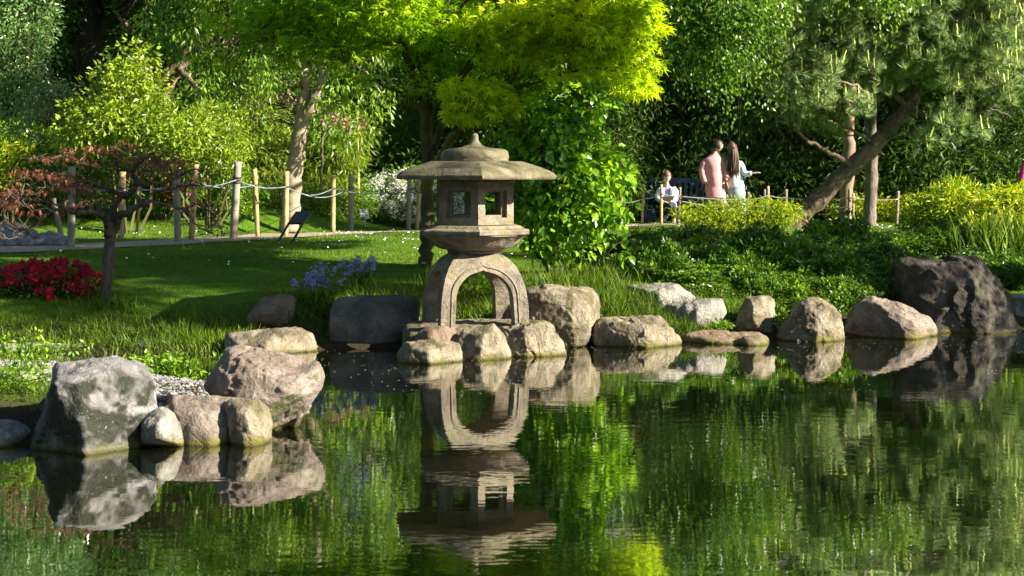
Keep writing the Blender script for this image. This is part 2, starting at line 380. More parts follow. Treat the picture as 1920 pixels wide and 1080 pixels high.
tag(mb.build('pond_water', M_WATER), kind='structure')

# ------------------------------------------------------------------ path (a thin sheet following the ground)
m, t, o = mat('path_grit'); tc = N(t, 'TexCoord'); n1 = noise(t, 60, 5, .7, tc.outputs['Object']); n3 = noise(t, 1.5, 3, .6, tc.outputs['Object'])
cr = ramp(t, n1.outputs['Fac'], [(.3, (.20, .15, .11)), (.7, (.42, .33, .26))]); c = mixc(t, n3.outputs['Fac'], cr.outputs[0], (.22, .18, .13))
p = N(t, 'BsdfPrincipled'); t.links.new(c, p.inputs['Base Color']); p.inputs['Roughness'].default_value = .95; t.links.new(bump(t, n1.outputs['Fac'], .6, .01), p.inputs['Normal']); t.links.new(p.outputs[0], o.inputs[0]); M_PATH = m
path_c = catmull([[-9, 15.6], [-6.0, 16.6], [-4.4, 17.5], [-3.3, 19.2], [-2.6, 21.5], [-1.6, 23.9], [0.2, 26.5], [2.2, 29.6], [4.5, 31.0], [8, 31.8], [14, 32]], 12)
def pathdist(x, y):
    q = np.stack([np.asarray(x), np.asarray(y)], -1); d = np.full(q.shape[:-1], 99.)
    for c in path_c: d = np.minimum(d, np.hypot(q[..., 0] - c[0], q[..., 1] - c[1]))
    return d
Tn = nrm(np.gradient(path_c, axis=0)); Nn = np.stack([-Tn[:, 1], Tn[:, 0]], 1); k = 9
pv = path_c[:, None] + Nn[:, None] * (np.linspace(-.5, .5, k)[None, :, None] * 1.15)
pv = pv + n2(pv[..., 0], pv[..., 1], 2.5, 2, 8)[..., None] * .05
pz = Hh(pv[..., 0], pv[..., 1]) + .012
n_ = len(path_c); ii = (np.arange(n_ - 1)[:, None] * k + np.arange(k - 1)[None]); q4 = np.stack([ii, ii + 1, ii + k + 1, ii + k], -1).reshape(-1, 4)
mb = MB(); mb.add(np.dstack([pv, pz]).reshape(-1, 3), np.vstack([q4[:, [0, 2, 1]], q4[:, [0, 3, 2]]]), .5)
tag(mb.build('path', M_PATH, smooth=True), kind='structure')

# ------------------------------------------------------------------ rocks
M_BUFF  = stonemat('buff_rock', (.06, .047, .03), (.19, .16, .11), (.31, .27, .20), 7, 1.0, speck=.45, lichen=(.11, .095, .045), lich=(.54, .64))
M_PINK  = stonemat('pinkish_rock', (.09, .065, .05), (.17, .137, .11), (.27, .23, .195), 6, .9, speck=.5, lichen=(.05, .06, .02), lich=(.56, .68), lsign=-.12)
M_GREY  = stonemat('grey_rock', (.08, .075, .065), (.20, .19, .165), (.33, .31, .28), 6, .9, speck=.6, lichen=(.05, .05, .025), lich=(.60, .72))
M_MOSSY = stonemat('mossy_rock', (.07, .07, .065), (.16, .155, .15), (.27, .265, .26), 6, .9, speck=.5, lichen=(.020, .023, .014), lich=(.38, .52), lsign=-.16)
M_DARK  = stonemat('dark_rock', (.018, .015, .012), (.052, .045, .036), (.12, .105, .088), 6, .9, speck=.25, lichen=(.05, .06, .02), lich=(.60, .7))
M_SLATE = stonemat('slate_rock', (.045, .04, .033), (.11, .10, .085), (.19, .175, .15), 5, .8, speck=.3, lichen=(.05, .06, .02), lich=(.60, .7))
M_BROWN = stonemat('brown_rock', (.08, .055, .035), (.17, .125, .085), (.26, .20, .15), 6, .8, speck=.3, lichen=(.10, .10, .03), lich=(.62, .74))
M_COBB  = stonemat('cobble_stone', (.09, .09, .095), (.17, .17, .175), (.25, .25, .255), 8, .2, algae=False)
def ico(sub):
    bm = bmesh.new(); bmesh.ops.create_icosphere(bm, subdivisions=sub, radius=1.0)
    v = np.array([x.co[:] for x in bm.verts]); f = np.array([[q.index for q in fc.verts] for fc in bm.faces]); bm.free(); return v, f
ICO = {s: ico(s) for s in (2, 3, 5, 6)}
def rock(name, label, outline, D, depth, material, seed=0, sub=5, rough=.05, sharp=18, facets=7, strata=0, tilt=.35, group=None, cat='rock', parent=None, front=None, sm=True):
    q = np.random.default_rng(seed); d, f = ICO[sub]
    bl = max(b for a, b in outline); wl = HY + F * CAMZ / D
    if bl > wl + 4: outline = [(a, b + 45 if b > wl + 4 else b) for a, b in outline]
    pts = np.array([P(a, b, D)[[0, 2]] for a, b in outline]); c = (pts.min(0) + pts.max(0)) / 2; pts = (pts - c) * np.array([1.05 if facets else 1.0, 1.02 if facets else 1.0])
    ar = 0.5 * np.sum(pts[:, 0] * np.roll(pts[:, 1], -1) - np.roll(pts[:, 0], -1) * pts[:, 1])
    if ar < 0: pts = pts[::-1]
    size = np.ptp(pts, axis=0).max(); Nrm, Cc = [], []
    for i in range(len(pts)):
        e = pts[(i + 1) % len(pts)] - pts[i]; n = np.array([e[1], -e[0]]); n = n / (np.linalg.norm(n) + 1e-9); cc = n @ pts[i]
        if cc < .02 * size: cc = .02 * size
        for sgn in (-1, 1):
            tl = sgn * tilt * (.4 + 1.0 * q.random()); v = np.array([n[0], tl, n[1]]); L = np.linalg.norm(v); Nrm.append(v / L); Cc.append(cc / L)
    fr = front if front is not None else [(-.55 + q.normal() * .15, -1, q.normal() * .15 + .1), (.75 + q.normal() * .15, -.9, .2 + q.normal() * .15)]
    for v in fr: v = nrm(np.array(v, float)); Nrm.append(v); Cc.append(depth / 2 * (.8 + .2 * q.random()))
    Nrm.append(nrm(np.array([0, 1, .1]))); Cc.append(depth / 2)
    Nrm = np.array(Nrm); Cc = np.array(Cc); pw = sharp * 2.2
    r = ((np.maximum(d @ Nrm.T, 0) / Cc) ** pw).sum(1) ** (-1 / pw)
    if facets:     # chipped corners and broken planes on the near side
        V0 = d * r[:, None]; k_ = facets * 2 + 5
        m_ = nrm(np.stack([q.normal(0, .75, k_), -np.abs(q.normal(0, .8, k_)) - .7, q.normal(0, .55, k_) + .15], 1)); cs = np.array([(V0 @ v).max() for v in m_]) * q.uniform(.87, .98, k_)
        r = np.minimum(r, 1 / np.maximum((np.maximum(d @ m_.T, 0) / cs).max(1), 1e-6))
    V = d * r[:, None]
    # broken surface: patches that each sit a little higher or lower and tilt their own way
    Wp = V + np.stack([fbm(V / size * 6 + 3 * k + seed, 3, seed + k) for k in range(3)], -1) * size * .045
    disp = 0
    for ns, am, sl in ((16, .35, .18), (70, .22, .20), (260, .10, .2)):
        sd_ = V[q.integers(0, len(V), ns)]; a_ = q.normal(0, am * rough * size, ns); g_ = q.normal(0, sl, (ns, 3)) * (rough / .05)
        for c0 in range(0, len(V), 8192):
            w_ = Wp[c0:c0 + 8192]; D2 = ((w_[:, None] - sd_[None]) ** 2).sum(2); n1_ = D2.argmin(1)
            v_ = a_[n1_] + ((w_ - sd_[n1_]) * g_[n1_]).sum(1)
            if c0 == 0: acc = []
            acc.append(v_)
        disp = disp + np.concatenate(acc)
    s1 = fbm(V / size * 3.2 + seed, 3, seed); s3 = fbm(V / size * 20 + seed, 4, seed + 9, .6)
    disp = disp * .29 + (s1 * .22 + s3 * .11) * rough * size
    if strata:
        ph = V[:, 2] / size * strata + V[:, 0] / size * 1.5 + s1 * .9; disp = disp + (np.abs((ph % 1) - .5) - .25) * rough * size * .6
    V = V + d * disp[:, None]
    mb = MB(); loc = np.array([c[0], D, c[1]]); mb.add(V, f, q.random())
    o = mb.build(name, material, parent, smooth=False, loc=loc)
    if parent is None: tag(o, label, cat, group)
    me = o.data
    if sm: me.polygons.foreach_set('use_smooth', np.ones(len(me.polygons), bool))
    return o

G1 = 'boulders on the gravel islet'
rock('boulder', 'tall grey boulder with a pale top and dark mossy front at the islet edge', [(62,850),(66,800),(85,740),(96,690),(110,676),(150,672),(235,674),(262,690),(284,712),(292,760),(290,835),(284,850)], 7.85, .62, M_MOSSY, 3, 6, .045, 22, 5, front=[(-.62,-1,-.12),(1.0,-.75,.3)], group=G1)
rock('boulder', 'pinkish brown slanting boulder overhanging the water on the islet', [(380,728),(395,695),(428,650),(450,643),(500,655),(560,668),(598,682),(606,700),(600,735),(575,775),(548,800),(500,815),(440,790)], 8.35, .62, M_PINK, 8, 6, .05, 22, 5, front=[(-.35,-1,.45),(.5,-1,-.35)], group=G1)
rock('boulder', 'low purplish block between the tall grey boulder and the overhanging one', [(300,765),(325,742),(400,741),(455,746),(462,800),(456,836),(330,836),(306,800)], 7.98, .46, M_PINK, 12, 5, .04, 20, 4, group=G1)
rock('boulder', 'sunlit block with a yellow green algae skirt at the islet tip', [(424,760),(436,746),(480,748),(503,768),(508,800),(506,834),(430,836)], 7.9, .36, M_BUFF, 15, 5, .04, 20, 4, front=[(-.7,-1,0),(.5,-1,.1)], group=G1)
rock('boulder', 'small pale rounded rock tucked against the tall grey boulder', [(262,800),(274,775),(300,762),(324,772),(338,798),(344,838),(262,838)], 7.75, .3, M_GREY, 21, 5, .03, 12, 2, group=G1)
rock('boulder', 'low grey rock at the bottom left edge of the islet', [(-60,850),(-50,800),(-10,785),(30,790),(55,805),(62,850)], 7.9, .5, M_GREY, 22, 5, .04, 14, 3, group=G1)
G2 = 'rocks along the far shore'
rock('rock', 'dark shaded rock on the bank left of the bluebells', [(420,612),(422,592),(455,570),(490,560),(500,547),(530,544),(550,560),(548,595),(530,625),(430,625)], 12.5, .5, M_BROWN, 31, 5, .06, 20, 5, group=G2)
rock('rock', 'flat sunlit rock with cratered top at the left shore', [(424,672),(428,628),(480,618),(560,614),(585,628),(592,672)], 11.85, .5, M_BUFF, 33, 5, .045, 20, 4, group=G2)
rock('rock', 'brown wedge rock sloping into the water beside the large dark block', [(530,672),(535,615),(560,613),(590,632),(612,660),(616,674)], 12.0, .4, M_BROWN, 34, 5, .04, 16, 3, group=G2)
rock('rock', 'large dark squared block left of the lantern', [(615,672),(618,600),(628,562),(650,554),(760,553),(782,560),(786,672)], 12.35, .55, M_SLATE, 36, 5, .035, 26, 3, front=[(-.1,-1,.05),(.6,-1,0)], group=G2)
rock('rock', 'pale tall block right of the lantern', [(986,610),(988,545),(1005,537),(1060,534),(1108,540),(1121,560),(1120,610),(1105,648),(1000,655)], 12.35, .55, M_BUFF, 38, 6, .04, 20, 4, front=[(-.25,-1,.05),(.8,-1,0)], group=G2)
rock('rock', 'long low pale rock at the waterline right of the tall block', [(1108,660),(1114,608),(1130,595),(1180,590),(1235,590),(1256,606),(1277,640),(1280,660)], 12.3, .5, M_BUFF, 41, 6, .05, 18, 4, group=G2)
rock('rock', 'grey rock in long grass set back behind the low pale rock', [(1168,560),(1175,535),(1230,530),(1270,534),(1300,560),(1300,600),(1175,600)], 13.3, .4, M_GREY, 43, 5, .05, 18, 4, group=G2)
rock('rock', 'small brown rock peeking out behind the grey rock in grass', [(1280,575),(1288,552),(1308,550),(1322,575),(1320,600),(1282,600)], 13.5, .25, M_BROWN, 44, 5, .05, 16, 3, group=G2)
rock('rock', 'creased grey rock left of the squared mossy rock', [(1240,600),(1250,570),(1300,561),(1358,559),(1364,590),(1360,625),(1255,625)], 12.95, .35, M_GREY, 46, 5, .055, 20, 5, group=G2)
rock('rock', 'squared mossy rock with a chipped flat top under the shrubs', [(1340,600),(1343,558),(1398,556),(1402,546),(1442,548),(1452,575),(1458,610),(1446,632),(1346,630)], 12.98, .42, M_BUFF, 47, 5, .05, 22, 5, group=G2)
rock('rock', 'thin flat slab lying at the waterline with reddish top', [(1276,655),(1282,628),(1310,619),(1420,622),(1440,632),(1442,655)], 12.55, .5, M_BROWN, 48, 5, .03, 20, 3, group=G2)
rock('rock', 'chunky stone on the end of the thin waterline slab', [(1382,655),(1386,630),(1430,628),(1440,640),(1440,655)], 12.35, .25, M_BUFF, 49, 3, .05, 16, 3, group=G2)
rock('rock', 'pointed triangular sunlit rock with orange lichen', [(1452,650),(1462,615),(1490,575),(1512,558),(1535,557),(1560,575),(1580,605),(1588,650)], 12.75, .5, M_BUFF, 51, 6, .05, 16, 4, front=[(-.5,-1,.4),(.55,-1,.3)], group=G2)
rock('rock', 'low greyish pink rock with a moss patch beside the giant boulder', [(1584,610),(1590,584),(1640,552),(1670,552),(1705,572),(1738,580),(1755,605),(1764,640),(1590,645)], 13.0, .55, M_PINK, 53, 6, .045, 18, 4, group=G2)
rock('boulder', 'giant dark boulder with flat top and ridged slope at the right shore', [(1682,510),(1690,492),(1720,482),(1800,481),(1835,490),(1855,515),(1885,560),(1908,600),(1928,640),(1715,640),(1690,560)], 13.6, .9, M_DARK, 55, 6, .06, 18, 5, front=[(-.3,-1,.25),(.6,-1,.45)], group=G2, strata=3)
rock('rock', 'bluish grey rock at the right edge beyond the giant boulder', [(1868,580),(1880,552),(1920,546),(1985,560),(2010,640),(1880,640)], 14.1, .6, M_GREY, 57, 5, .05, 16, 4, group=G2)
rock('rock', 'small tan stone half hidden in grass at the left edge', [(-20,610),(-14,584),(20,575),(46,580),(52,610)], 12.9, .3, M_BUFF, 58, 5, .05, 14, 3, group=G2)
rock('rock', 'tan stone in the irises above the giant boulder', [(1872,520),(1880,492),(1896,488),(1908,500),(1908,530)], 15.6, .3, M_BUFF, 59, 3, .05, 14, 3, group=G2)
EDG = 'kerb stones along the left bank'
for k, (a, b, tp, D, lb) in enumerate([(-42,4,644,11.84,'kerb stone cut by the left edge of the picture'),(2,38,644,11.84,'narrow kerb stone second from the left edge'),(36,84,642,11.84,'rounded kerb stone between the narrow one and the longest one'),(82,133,642,11.85,'longest kerb stone in the bank edging'),(131,163,643,11.88,'last visible kerb stone before grass covers the edging'),(250,294,636,11.95,'kerb stone showing alone amid drooping grass')]):
    rock('kerb_stone', lb, [(a, 672), (a, tp + 4), (a + 3, tp), (b - 3, tp), (b, tp + 4), (b, 672)], D, .30, M_GREY if k % 2 else M_PINK, 70 + k, 3, .03, 16, 1, group=EDG)
# lantern footing stones
G3 = 'footing stones under the lantern'
rock('footing_stone', 'broad flat stone slab carrying the lantern legs', [(752,676),(756,612),(770,603),(900,598),(1010,600),(1040,612),(1046,676)], 12.05, 1.05, M_BUFF, 81, 6, .02, 34, 0, tilt=.12, group=G3, front=[(0,-1,0)])
rock('footing_stone', 'low stone stepping into the water at the left foot of the lantern', [(738,690),(742,662),(760,640),(800,637),(862,642),(867,660),(868,690)], 11.25, .40, M_BUFF, 82, 5, .035, 40, 0, group=G3)
rock('footing_stone', 'pale wedge stone below the front lantern leg', [(846,676),(850,640),(868,618),(925,608),(945,630),(957,660),(960,676)], 11.45, .34, M_BUFF, 83, 5, .04, 40, 0, group=G3, strata=0, front=[(-.5,-1,.5),(.6,-1,.3)])
rock('footing_stone', 'dark craggy stone between the left step and the pale wedge', [(775,676),(782,628),(800,614),(850,612),(862,640),(862,676)], 11.5, .3, M_BROWN, 84, 5, .05, 20, 4, group=G3)
rock('footing_stone', 'fluted sunlit stone at the right foot of the lantern', [(925,676),(932,612),(975,606),(1020,602),(1040,618),(1058,645),(1064,676)], 11.65, .36, M_BUFF, 85, 6, .05, 40, 1, group=G3, front=[(-.4,-1,.25),(.5,-1,.35)])

# cobbles piled at the left edge by the path
cp = thing('cobble_pile', (-5.2, 16.9, .5), 'pile of smooth grey cobbles beside the path at the left edge', 'cobble pile')
cm = []
for s in range(3):
    d, f = ICO[3]; V = d * np.array([.095, .075, .055]) * (1 + fbm(d * 1.6 + s * 9, 2, s)[:, None] * .18); b = MB(); b.add(V, f); cm.append(b.mesh('cobble', M_COBB, True))
q = np.random.default_rng(5); k = 0
for row in range(4):
    for px in range(-60, 128, 19):
        top = [466, 458, 449, 441][row]
        if px > [128, 108, 72, 40][row]: continue
        pp = P(px + q.random() * 9, 0, 17.35 + row * .17); pp[2] = float(Hh(pp[0], pp[1])) + .04 + row * .045
        o = link('cobble', cm[k % 3], cp); o.location = pp; o.rotation_euler = (q.normal() * .2, q.normal() * .25, q.random() * 3); s = .75 + q.random() * .5; o.scale = (s, s, s); k += 1
# pebbles / gravel on the islet
m, t, o = mat('pebbles'); a = N(t, 'Attribute', attribute_name='rnd'); cr = ramp(t, a.outputs['Fac'], [(0, (.05, .05, .05)), (.5, (.15, .15, .145)), (1, (.32, .31, .29))])
p = N(t, 'BsdfPrincipled'); t.links.new(cr.outputs[0], p.inputs['Base Color']); p.inputs['Roughness'].default_value = .8; t.links.new(p.outputs[0], o.inputs[0]); M_PEB = m
oct_v = np.array([[1,0,0],[-1,0,0],[0,1,0],[0,-1,0],[0,0,.7],[0,0,-.7]], float); oct_f = np.array([[0,2,4],[2,1,4],[1,3,4],[3,0,4],[2,0,5],[1,2,5],[3,1,5],[0,3,5]])
nP = 15000; x = rng.uniform(-4.9, -1.35, nP); y = rng.uniform(7.9, 10.4, nP); z = Hh(x, y); msk = (n2(x, y, 2.2, 2, 21) + .25 > 0) & (z > .02)
px_ = CX + x / y * F
msk &= ~((px_ < 90) & (y > 9.6)) ; msk &= ~((px_ < 100) & (y < 8.6)); x, y, z = x[msk], y[msk], z[msk]; nP = len(x)
s = rng.uniform(.006, .017, nP); ang = rng.random(nP) * 6.28; V = oct_v[None] * (s[:, None] * (1 + rng.uniform(-.3, .3, (nP, 3))))[:, None]
ca, sa = np.cos(ang)[:, None], np.sin(ang)[:, None]; V = np.stack([V[..., 0] * ca - V[..., 1] * sa, V[..., 0] * sa + V[..., 1] * ca, V[..., 2]], -1) + np.stack([x, y, z + s * .3], -1)[:, None]
mb = MB(); mb.add(V.reshape(-1, 3), (oct_f[None] + (np.arange(nP) * 6)[:, None, None]).reshape(-1, 3), np.repeat(rng.random(nP), 6)); tag(mb.build('gravel', M_PEB), kind='stuff')

# ------------------------------------------------------------------ grass
M_GRASS = leafmat('grass_blades', (.05, .10, .006), (.165, .255, .018), .35, .5, 1.3, .25, .7)
def grass(n, y0, y1, L0, W0, tm, dens=None, seed=0, extra=None, lean=.35):
    y = np.sqrt(rng.uniform(y0 * y0, y1 * y1, n)) if y1 > 15 else rng.uniform(y0, y1, n)
    half = y * .335 + .2; x = rng.uniform(-1, 1, n) * half; z = Hh(x, y)
    t = y - np.interp(x, _sx, _sy); ok = (z > .04) & (t > .1) & (pathdist(x, y) > .55 + n2(x, y, 3, 2, 5) * .08)
    if extra is not None: ok &= extra(x, y)
    x, y, z, t = x[ok], y[ok], z[ok], t[ok]; m = len(x)
    hN = n2(x, y, 1.6, 3, 31) * .5 + .5; L = L0 * (.5 + 1.0 * hN) * rng.uniform(.6, 1.3, m)
    L = L * np.where(t < .45, 1.6, 1.0)
    ax = np.stack([rng.normal(0, lean, m), rng.normal(0, lean, m) - np.where(t < .5, .3, 0), np.ones(m)], 1)
    mbg.add if False else None
    place(mbg, tm, np.stack([x, y, z - .01], 1), ax, nrm(np.stack([rng.normal(0, 1, m), rng.normal(0, 1, m) - .4, rng.normal(0, .2, m)], 1)), L, W0 * rng.uniform(.7, 1.3, m), np.clip(hN * .5 + rng.random(m) * .5, 0, 1))
mbg = MB()
grass(150000, 11.6, 16, .023, .0055, T_blade(), extra=lambda x, y: ~((x > 1.4) & (y > 13.7)))
grass(100000, 15.5, 22, .036, .008, T_blade1())
grass(70000, 21, 32, .04, .013, T_blade1())
# longer tufts round the shore rocks
def tuft(px, py, D, n, L, spread=.12, W=.007, lean=.45):
    c = P(px, py, D); x = c[0] + rng.normal(0, spread, n); y = D + rng.normal(0, spread * .7, n); z = Hh(x, y) - .01
    ax = np.stack([rng.normal(0, lean, n), rng.normal(0, lean, n), np.ones(n)], 1)
    place(mbg, T_blade(), np.stack([x, y, z], 1), ax, rdir(n) * np.array([1, 1, .2]), L * rng.uniform(.5, 1.2, n), W, rng.random(n))
for a in [(700,545,12.9,350,.16,.2),(760,550,13,250,.15),(880,560,13.2,700,.22,.22),(905,540,13.6,500,.2,.25),(1010,540,13.3,350,.24),(1050,530,13.4,350,.26,.2),(1140,560,13.1,700,.22,.2),(1180,570,12.9,700,.18,.2),(1215,575,12.85,500,.15,.12),(1250,605,12.8,500,.14,.12),(1285,600,12.75,300,.12,.1),(1135,530,13.5,300,.24),(1090,530,13.5,300,.22),(330,620,12.0,1100,.12,.35),(250,630,11.95,800,.11,.3),(60,610,12.0,700,.09,.4),(205,560,12.6,250,.12,.1),(380,630,12.0,500,.14,.15),(560,570,12.7,400,.22,.12),(1240,500,14.3,400,.22,.2),(1180,500,14.5,400,.2,.3),(430,640,12.2,200,.12,.1),(590,590,12.6,300,.15,.12)]: tuft(*a)
for a in [(1270,590,13.1,500,.12,.15),(1330,590,13.2,500,.12,.15),(1420,590,13.3,400,.10,.15),(1300,575,13.4,500,.12,.2),(880,585,12.7,400,.10,.15),(920,585,12.75,400,.10,.15),(900,570,12.9,400,.12,.2)]: tuft(*a)
# islet grass
n = 16000; y = rng.uniform(8.1, 10.8, n); x = rng.uniform(-4.9, -1.9, n); z = Hh(x, y); pxx = CX + x / y * F; ok = (z > .03) & (((pxx < 110) & (n2(x, y, 1.5, 2, 41) > -.25)) | ((y > 9.75) & (pxx < 330))) & ~((y > 8.75) & (y < 9.6) & (pxx > -100) & (n2(x, y, 2., 2, 42) > -.3)); x, y, z = x[ok], y[ok], z[ok]; m_ = len(x)
place(mbg, T_blade(), np.stack([x, y, z - .01], 1), np.stack([rng.normal(0, .4, m_), rng.normal(0, .4, m_), np.ones(m_)], 1), rdir(m_) * np.array([1, 1, .2]), .05 * rng.uniform(.5, 1.5, m_), .004, rng.random(m_))
tag(mbg.build('grass', M_GRASS), kind='stuff')
# daisies
M_DAISY = plain('daisy_white', (.80, .80, .76), .7, .05)
n = 3600; y = np.sqrt(rng.uniform(14.5 ** 2, 29 ** 2, n)); x = rng.uniform(-1, 1, n) * y * .33; ok = (n2(x, y, .55, 3, 51) > -.05) & (pathdist(x, y) > .6) & ~((x < -1.0) & (y < 17) & (rng.random(n) < .8)); x, y = x[ok], y[ok]; n = len(x); z = Hh(x, y) + rng.uniform(.03, .075, n)
hx = np.vstack([[0, 0, 0.15], [[0, 0, 0.15]]])[:1]; a6 = np.linspace(0, 6.283, 7)[:6]; tv = np.vstack([[[0, 0, .1]], np.stack([np.cos(a6), np.sin(a6), a6 * 0], 1)]); tf = np.array([[0, i, i % 6 + 1] for i in range(1, 7)])
mb = MB(); place(mb, (tv, tf), np.stack([x, y, z], 1), rdir(n) * np.array([1, 1, .3]), np.array([0, -.35, 1.]) + rdir(n) * .35, rng.uniform(.008, .013, n), rng.uniform(.008, .013, n), .5); tag(mb.build('daisies', M_DAISY), kind='stuff')
# petals and pollen floating on the pond
n = 900; y = rng.uniform(9.5, 12.6, n); x = rng.uniform(-1.6, 4.2, n); ok = n2(x, y, .9, 2, 61) > .1; x, y = x[ok], y[ok]; n = len(x)
mb = MB(); s = rng.uniform(.002, .006, n); place(mb, (tv * [1, 1, .0], tf), np.stack([x, y, x * 0 + .003], 1), rdir(n) * np.array([1, 1, 0]), np.tile([0, 0, 1.], (n, 1)), s, s, .5); tag(mb.build('floating_petals', plain('petal_speck', (.5, .46, .34), .7, .1)), kind='stuff')
# ------------------------------------------------------------------ stone lantern
LX, LD = (890 - CX) / F * 12.0, 12.0
def lz(py): return CAMZ - (py - HY) / 250.0
M_LAN = stonemat('lantern_stone', (.075, .062, .046), (.20, .168, .128), (.30, .262, .205), 7, .6, speck=.3, lichen=(.20, .18, .09), algae=False, fine=75, lich=(.55, .72))
M_LROOF = stonemat('lichened_stone', (.065, .053, .036), (.15, .128, .082), (.25, .22, .15), 9, .45, speck=.5, lichen=(.125, .115, .058), algae=False, fine=80, lich=(.50, .66))
lan = thing('stone_lantern', (LX, LD, lz(612)), 'weathered stone lantern with a wide six sided roof on four arched legs', 'stone lantern')
A0 = R(-84)
def hexring(Rr, z, off=0, n=6, sub=1, sag=0):
    a = A0 + off + np.arange(n) * 2 * np.pi / n; c = np.stack([np.cos(a), np.sin(a)], 1) * Rr; out = []
    for i in range(n):
        for k in range(sub):
            t_ = k / sub; p_ = c[i] * (1 - t_) + c[(i + 1) % n] * t_; out.append([LX + p_[0], LD + p_[1], z - sag * 4 * t_ * (1 - t_)])
    return np.array(out)
def loft(mb, rings, cap0=True, cap1=True, wob=0.0):
    n = len(rings[0]); V = np.vstack(rings); j = np.arange(n); j2 = (j + 1) % n; f = []
    if wob:
        cen = np.array([LX, LD]); d = V[:, :2] - cen; V = V.copy(); nn = fbm(V * 14, 3, 77) * wob + fbm(V * 50, 2, 78) * wob * .4; L_ = np.linalg.norm(d, axis=1, keepdims=True) + 1e-6
        V[:, :2] += d / L_ * nn[:, None]; V[:, 2] += fbm(V * 11 + 5, 3, 79) * wob * .6
    for k in range(len(rings) - 1):
        a = k * n + j; b = k * n + j2; c = (k + 1) * n + j2; e = (k + 1) * n + j; f += [np.stack([a, b, c], 1), np.stack([a, c, e], 1)]
    nv = len(V)
    if cap0: V = np.vstack([V, rings[0].mean(0)]); f.append(np.stack([j2, j, j * 0 + nv], 1)); nv += 1
    if cap1: V = np.vstack([V, rings[-1].mean(0)]); q_ = (len(rings) - 1) * n; f.append(np.stack([q_ + j, q_ + j2, j * 0 + nv], 1))
    mb.add(V, np.vstack(f), .5)
def circ(Rr, z, n=48): a = np.linspace(0, 2 * np.pi, n, endpoint=False); return np.stack([LX + Rr * np.cos(a), LD + Rr * np.sin(a), a * 0 + z], 1)
# finial cap
prof = [(.0, lz(250)), (.018, lz(250.5)), (.026, lz(254)), (.026, lz(259)), (.034, lz(266)), (.06, lz(273)), (.12, lz(277)), (.18, lz(278.5)), (.225, lz(281)), (.247, lz(285)), (.256, lz(291)), (.253, lz(299)), (.238, lz(303.5)), (.10, lz(304))]
pp_ = catmull([(a, b, 0) for a, b in prof], 4); pp_[:, 0] = np.maximum(pp_[:, 0], .002)
mb = MB(); loft(mb, [circ(a, b) for a, b, _ in pp_[::-1]], wob=.005); mb.build('finial_cap', M_LROOF, lan, True)
# roof
mb = MB(); S = 10; rs = []
rs.append(hexring(.28, lz(336), sub=S)); rs.append(hexring(.62, lz(336.5), sub=S)); rs.append(hexring(.655, lz(336), sub=S)); rs.append(hexring(.662, lz(333), sub=S)); rs.append(hexring(.662, lz(329), sub=S)); rs.append(hexring(.652, lz(327), sub=S))
for k in range(1, 13):
    t_ = k / 12; rr = .652 - t_ * (.652 - .40); zz = lz(327 - 23.5 * (t_ ** .72)); rs.append(hexring(rr, zz, sub=S))
rs.append(hexring(.385, lz(302.6), sub=S)); rs.append(hexring(.15, lz(302), sub=S))
loft(mb, rs, wob=.0045); mb.build('roof', M_LROOF, lan, False)
# fire box: six pierced panels
def box(mb, c, h, rot=0, r=None):
    v = np.array([[x, y, z] for x in (-1, 1) for y in (-1, 1) for z in (-1, 1)], float) * h
    ca, sa = math.cos(rot), math.sin(rot); v = np.stack([v[:, 0] * ca - v[:, 1] * sa, v[:, 0] * sa + v[:, 1] * ca, v[:, 2]], 1) + np.array(c)
    mb.add(v, [[0,1,3],[0,3,2],[4,6,7],[4,7,5],[0,4,5],[0,5,1],[2,3,7],[2,7,6],[0,2,6],[0,6,4],[1,5,7],[1,7,3]], r)
zb, zt = lz(420), lz(337); Rf = .32; ap = Rf * math.cos(np.pi / 6); Wd = Rf
for k in range(6):
    am = A0 + np.pi / 6 + k * np.pi / 3; nvec = np.array([math.cos(am), math.sin(am)]); tv_ = np.array([-nvec[1], nvec[0]])
    mb = MB()
    def slab(u0, u1, w0, w1, d0, d1):
        # u along the face, w height, d distance from axis; ends mitred to the corner
        vv = []
        for d_ in (d0, d1):
            lim = d_ * math.tan(np.pi / 6) - .0001
            for u_ in (u0, u1):
                uu = max(-lim, min(lim, u_))
                for w_ in (w0, w1): xy = nvec * d_ + tv_ * uu; vv.append([LX + xy[0], LD + xy[1], w_])
        mb.add(vv, [[0,1,3],[0,3,2],[4,6,7],[4,7,5],[0,4,5],[0,5,1],[2,3,7],[2,7,6],[0,2,6],[0,6,4],[1,5,7],[1,7,3]], .5)
    hw = Wd / 2; o1 = .100; o2 = .072; zl1, zh1 = lz(407), lz(357); zl2, zh2 = lz(402), lz(360)
    slab(-hw, -o1, zb, zt, ap - .035, ap); slab(o1, hw, zb, zt, ap - .035, ap)
    slab(-o1, o1, zb, zl1, ap - .035, ap); slab(-o1, o1, zh1, zt, ap - .035, ap)
    slab(-hw, -o2, zb, zt, ap - .07, ap - .0352); slab(o2, hw, zb, zt, ap - .07, ap - .0352)
    slab(-o2, o2, zb, zl2, ap - .07, ap - .0352); slab(-o2, o2, zh2, zt, ap - .07, ap - .0352)
    mb.build('window_panel', M_LAN, lan)
mb = MB(); loft(mb, [hexring(.30, lz(336.8)), hexring(.30, lz(340))][::-1], wob=0); mb.build('ceiling_slab', M_LAN, lan)
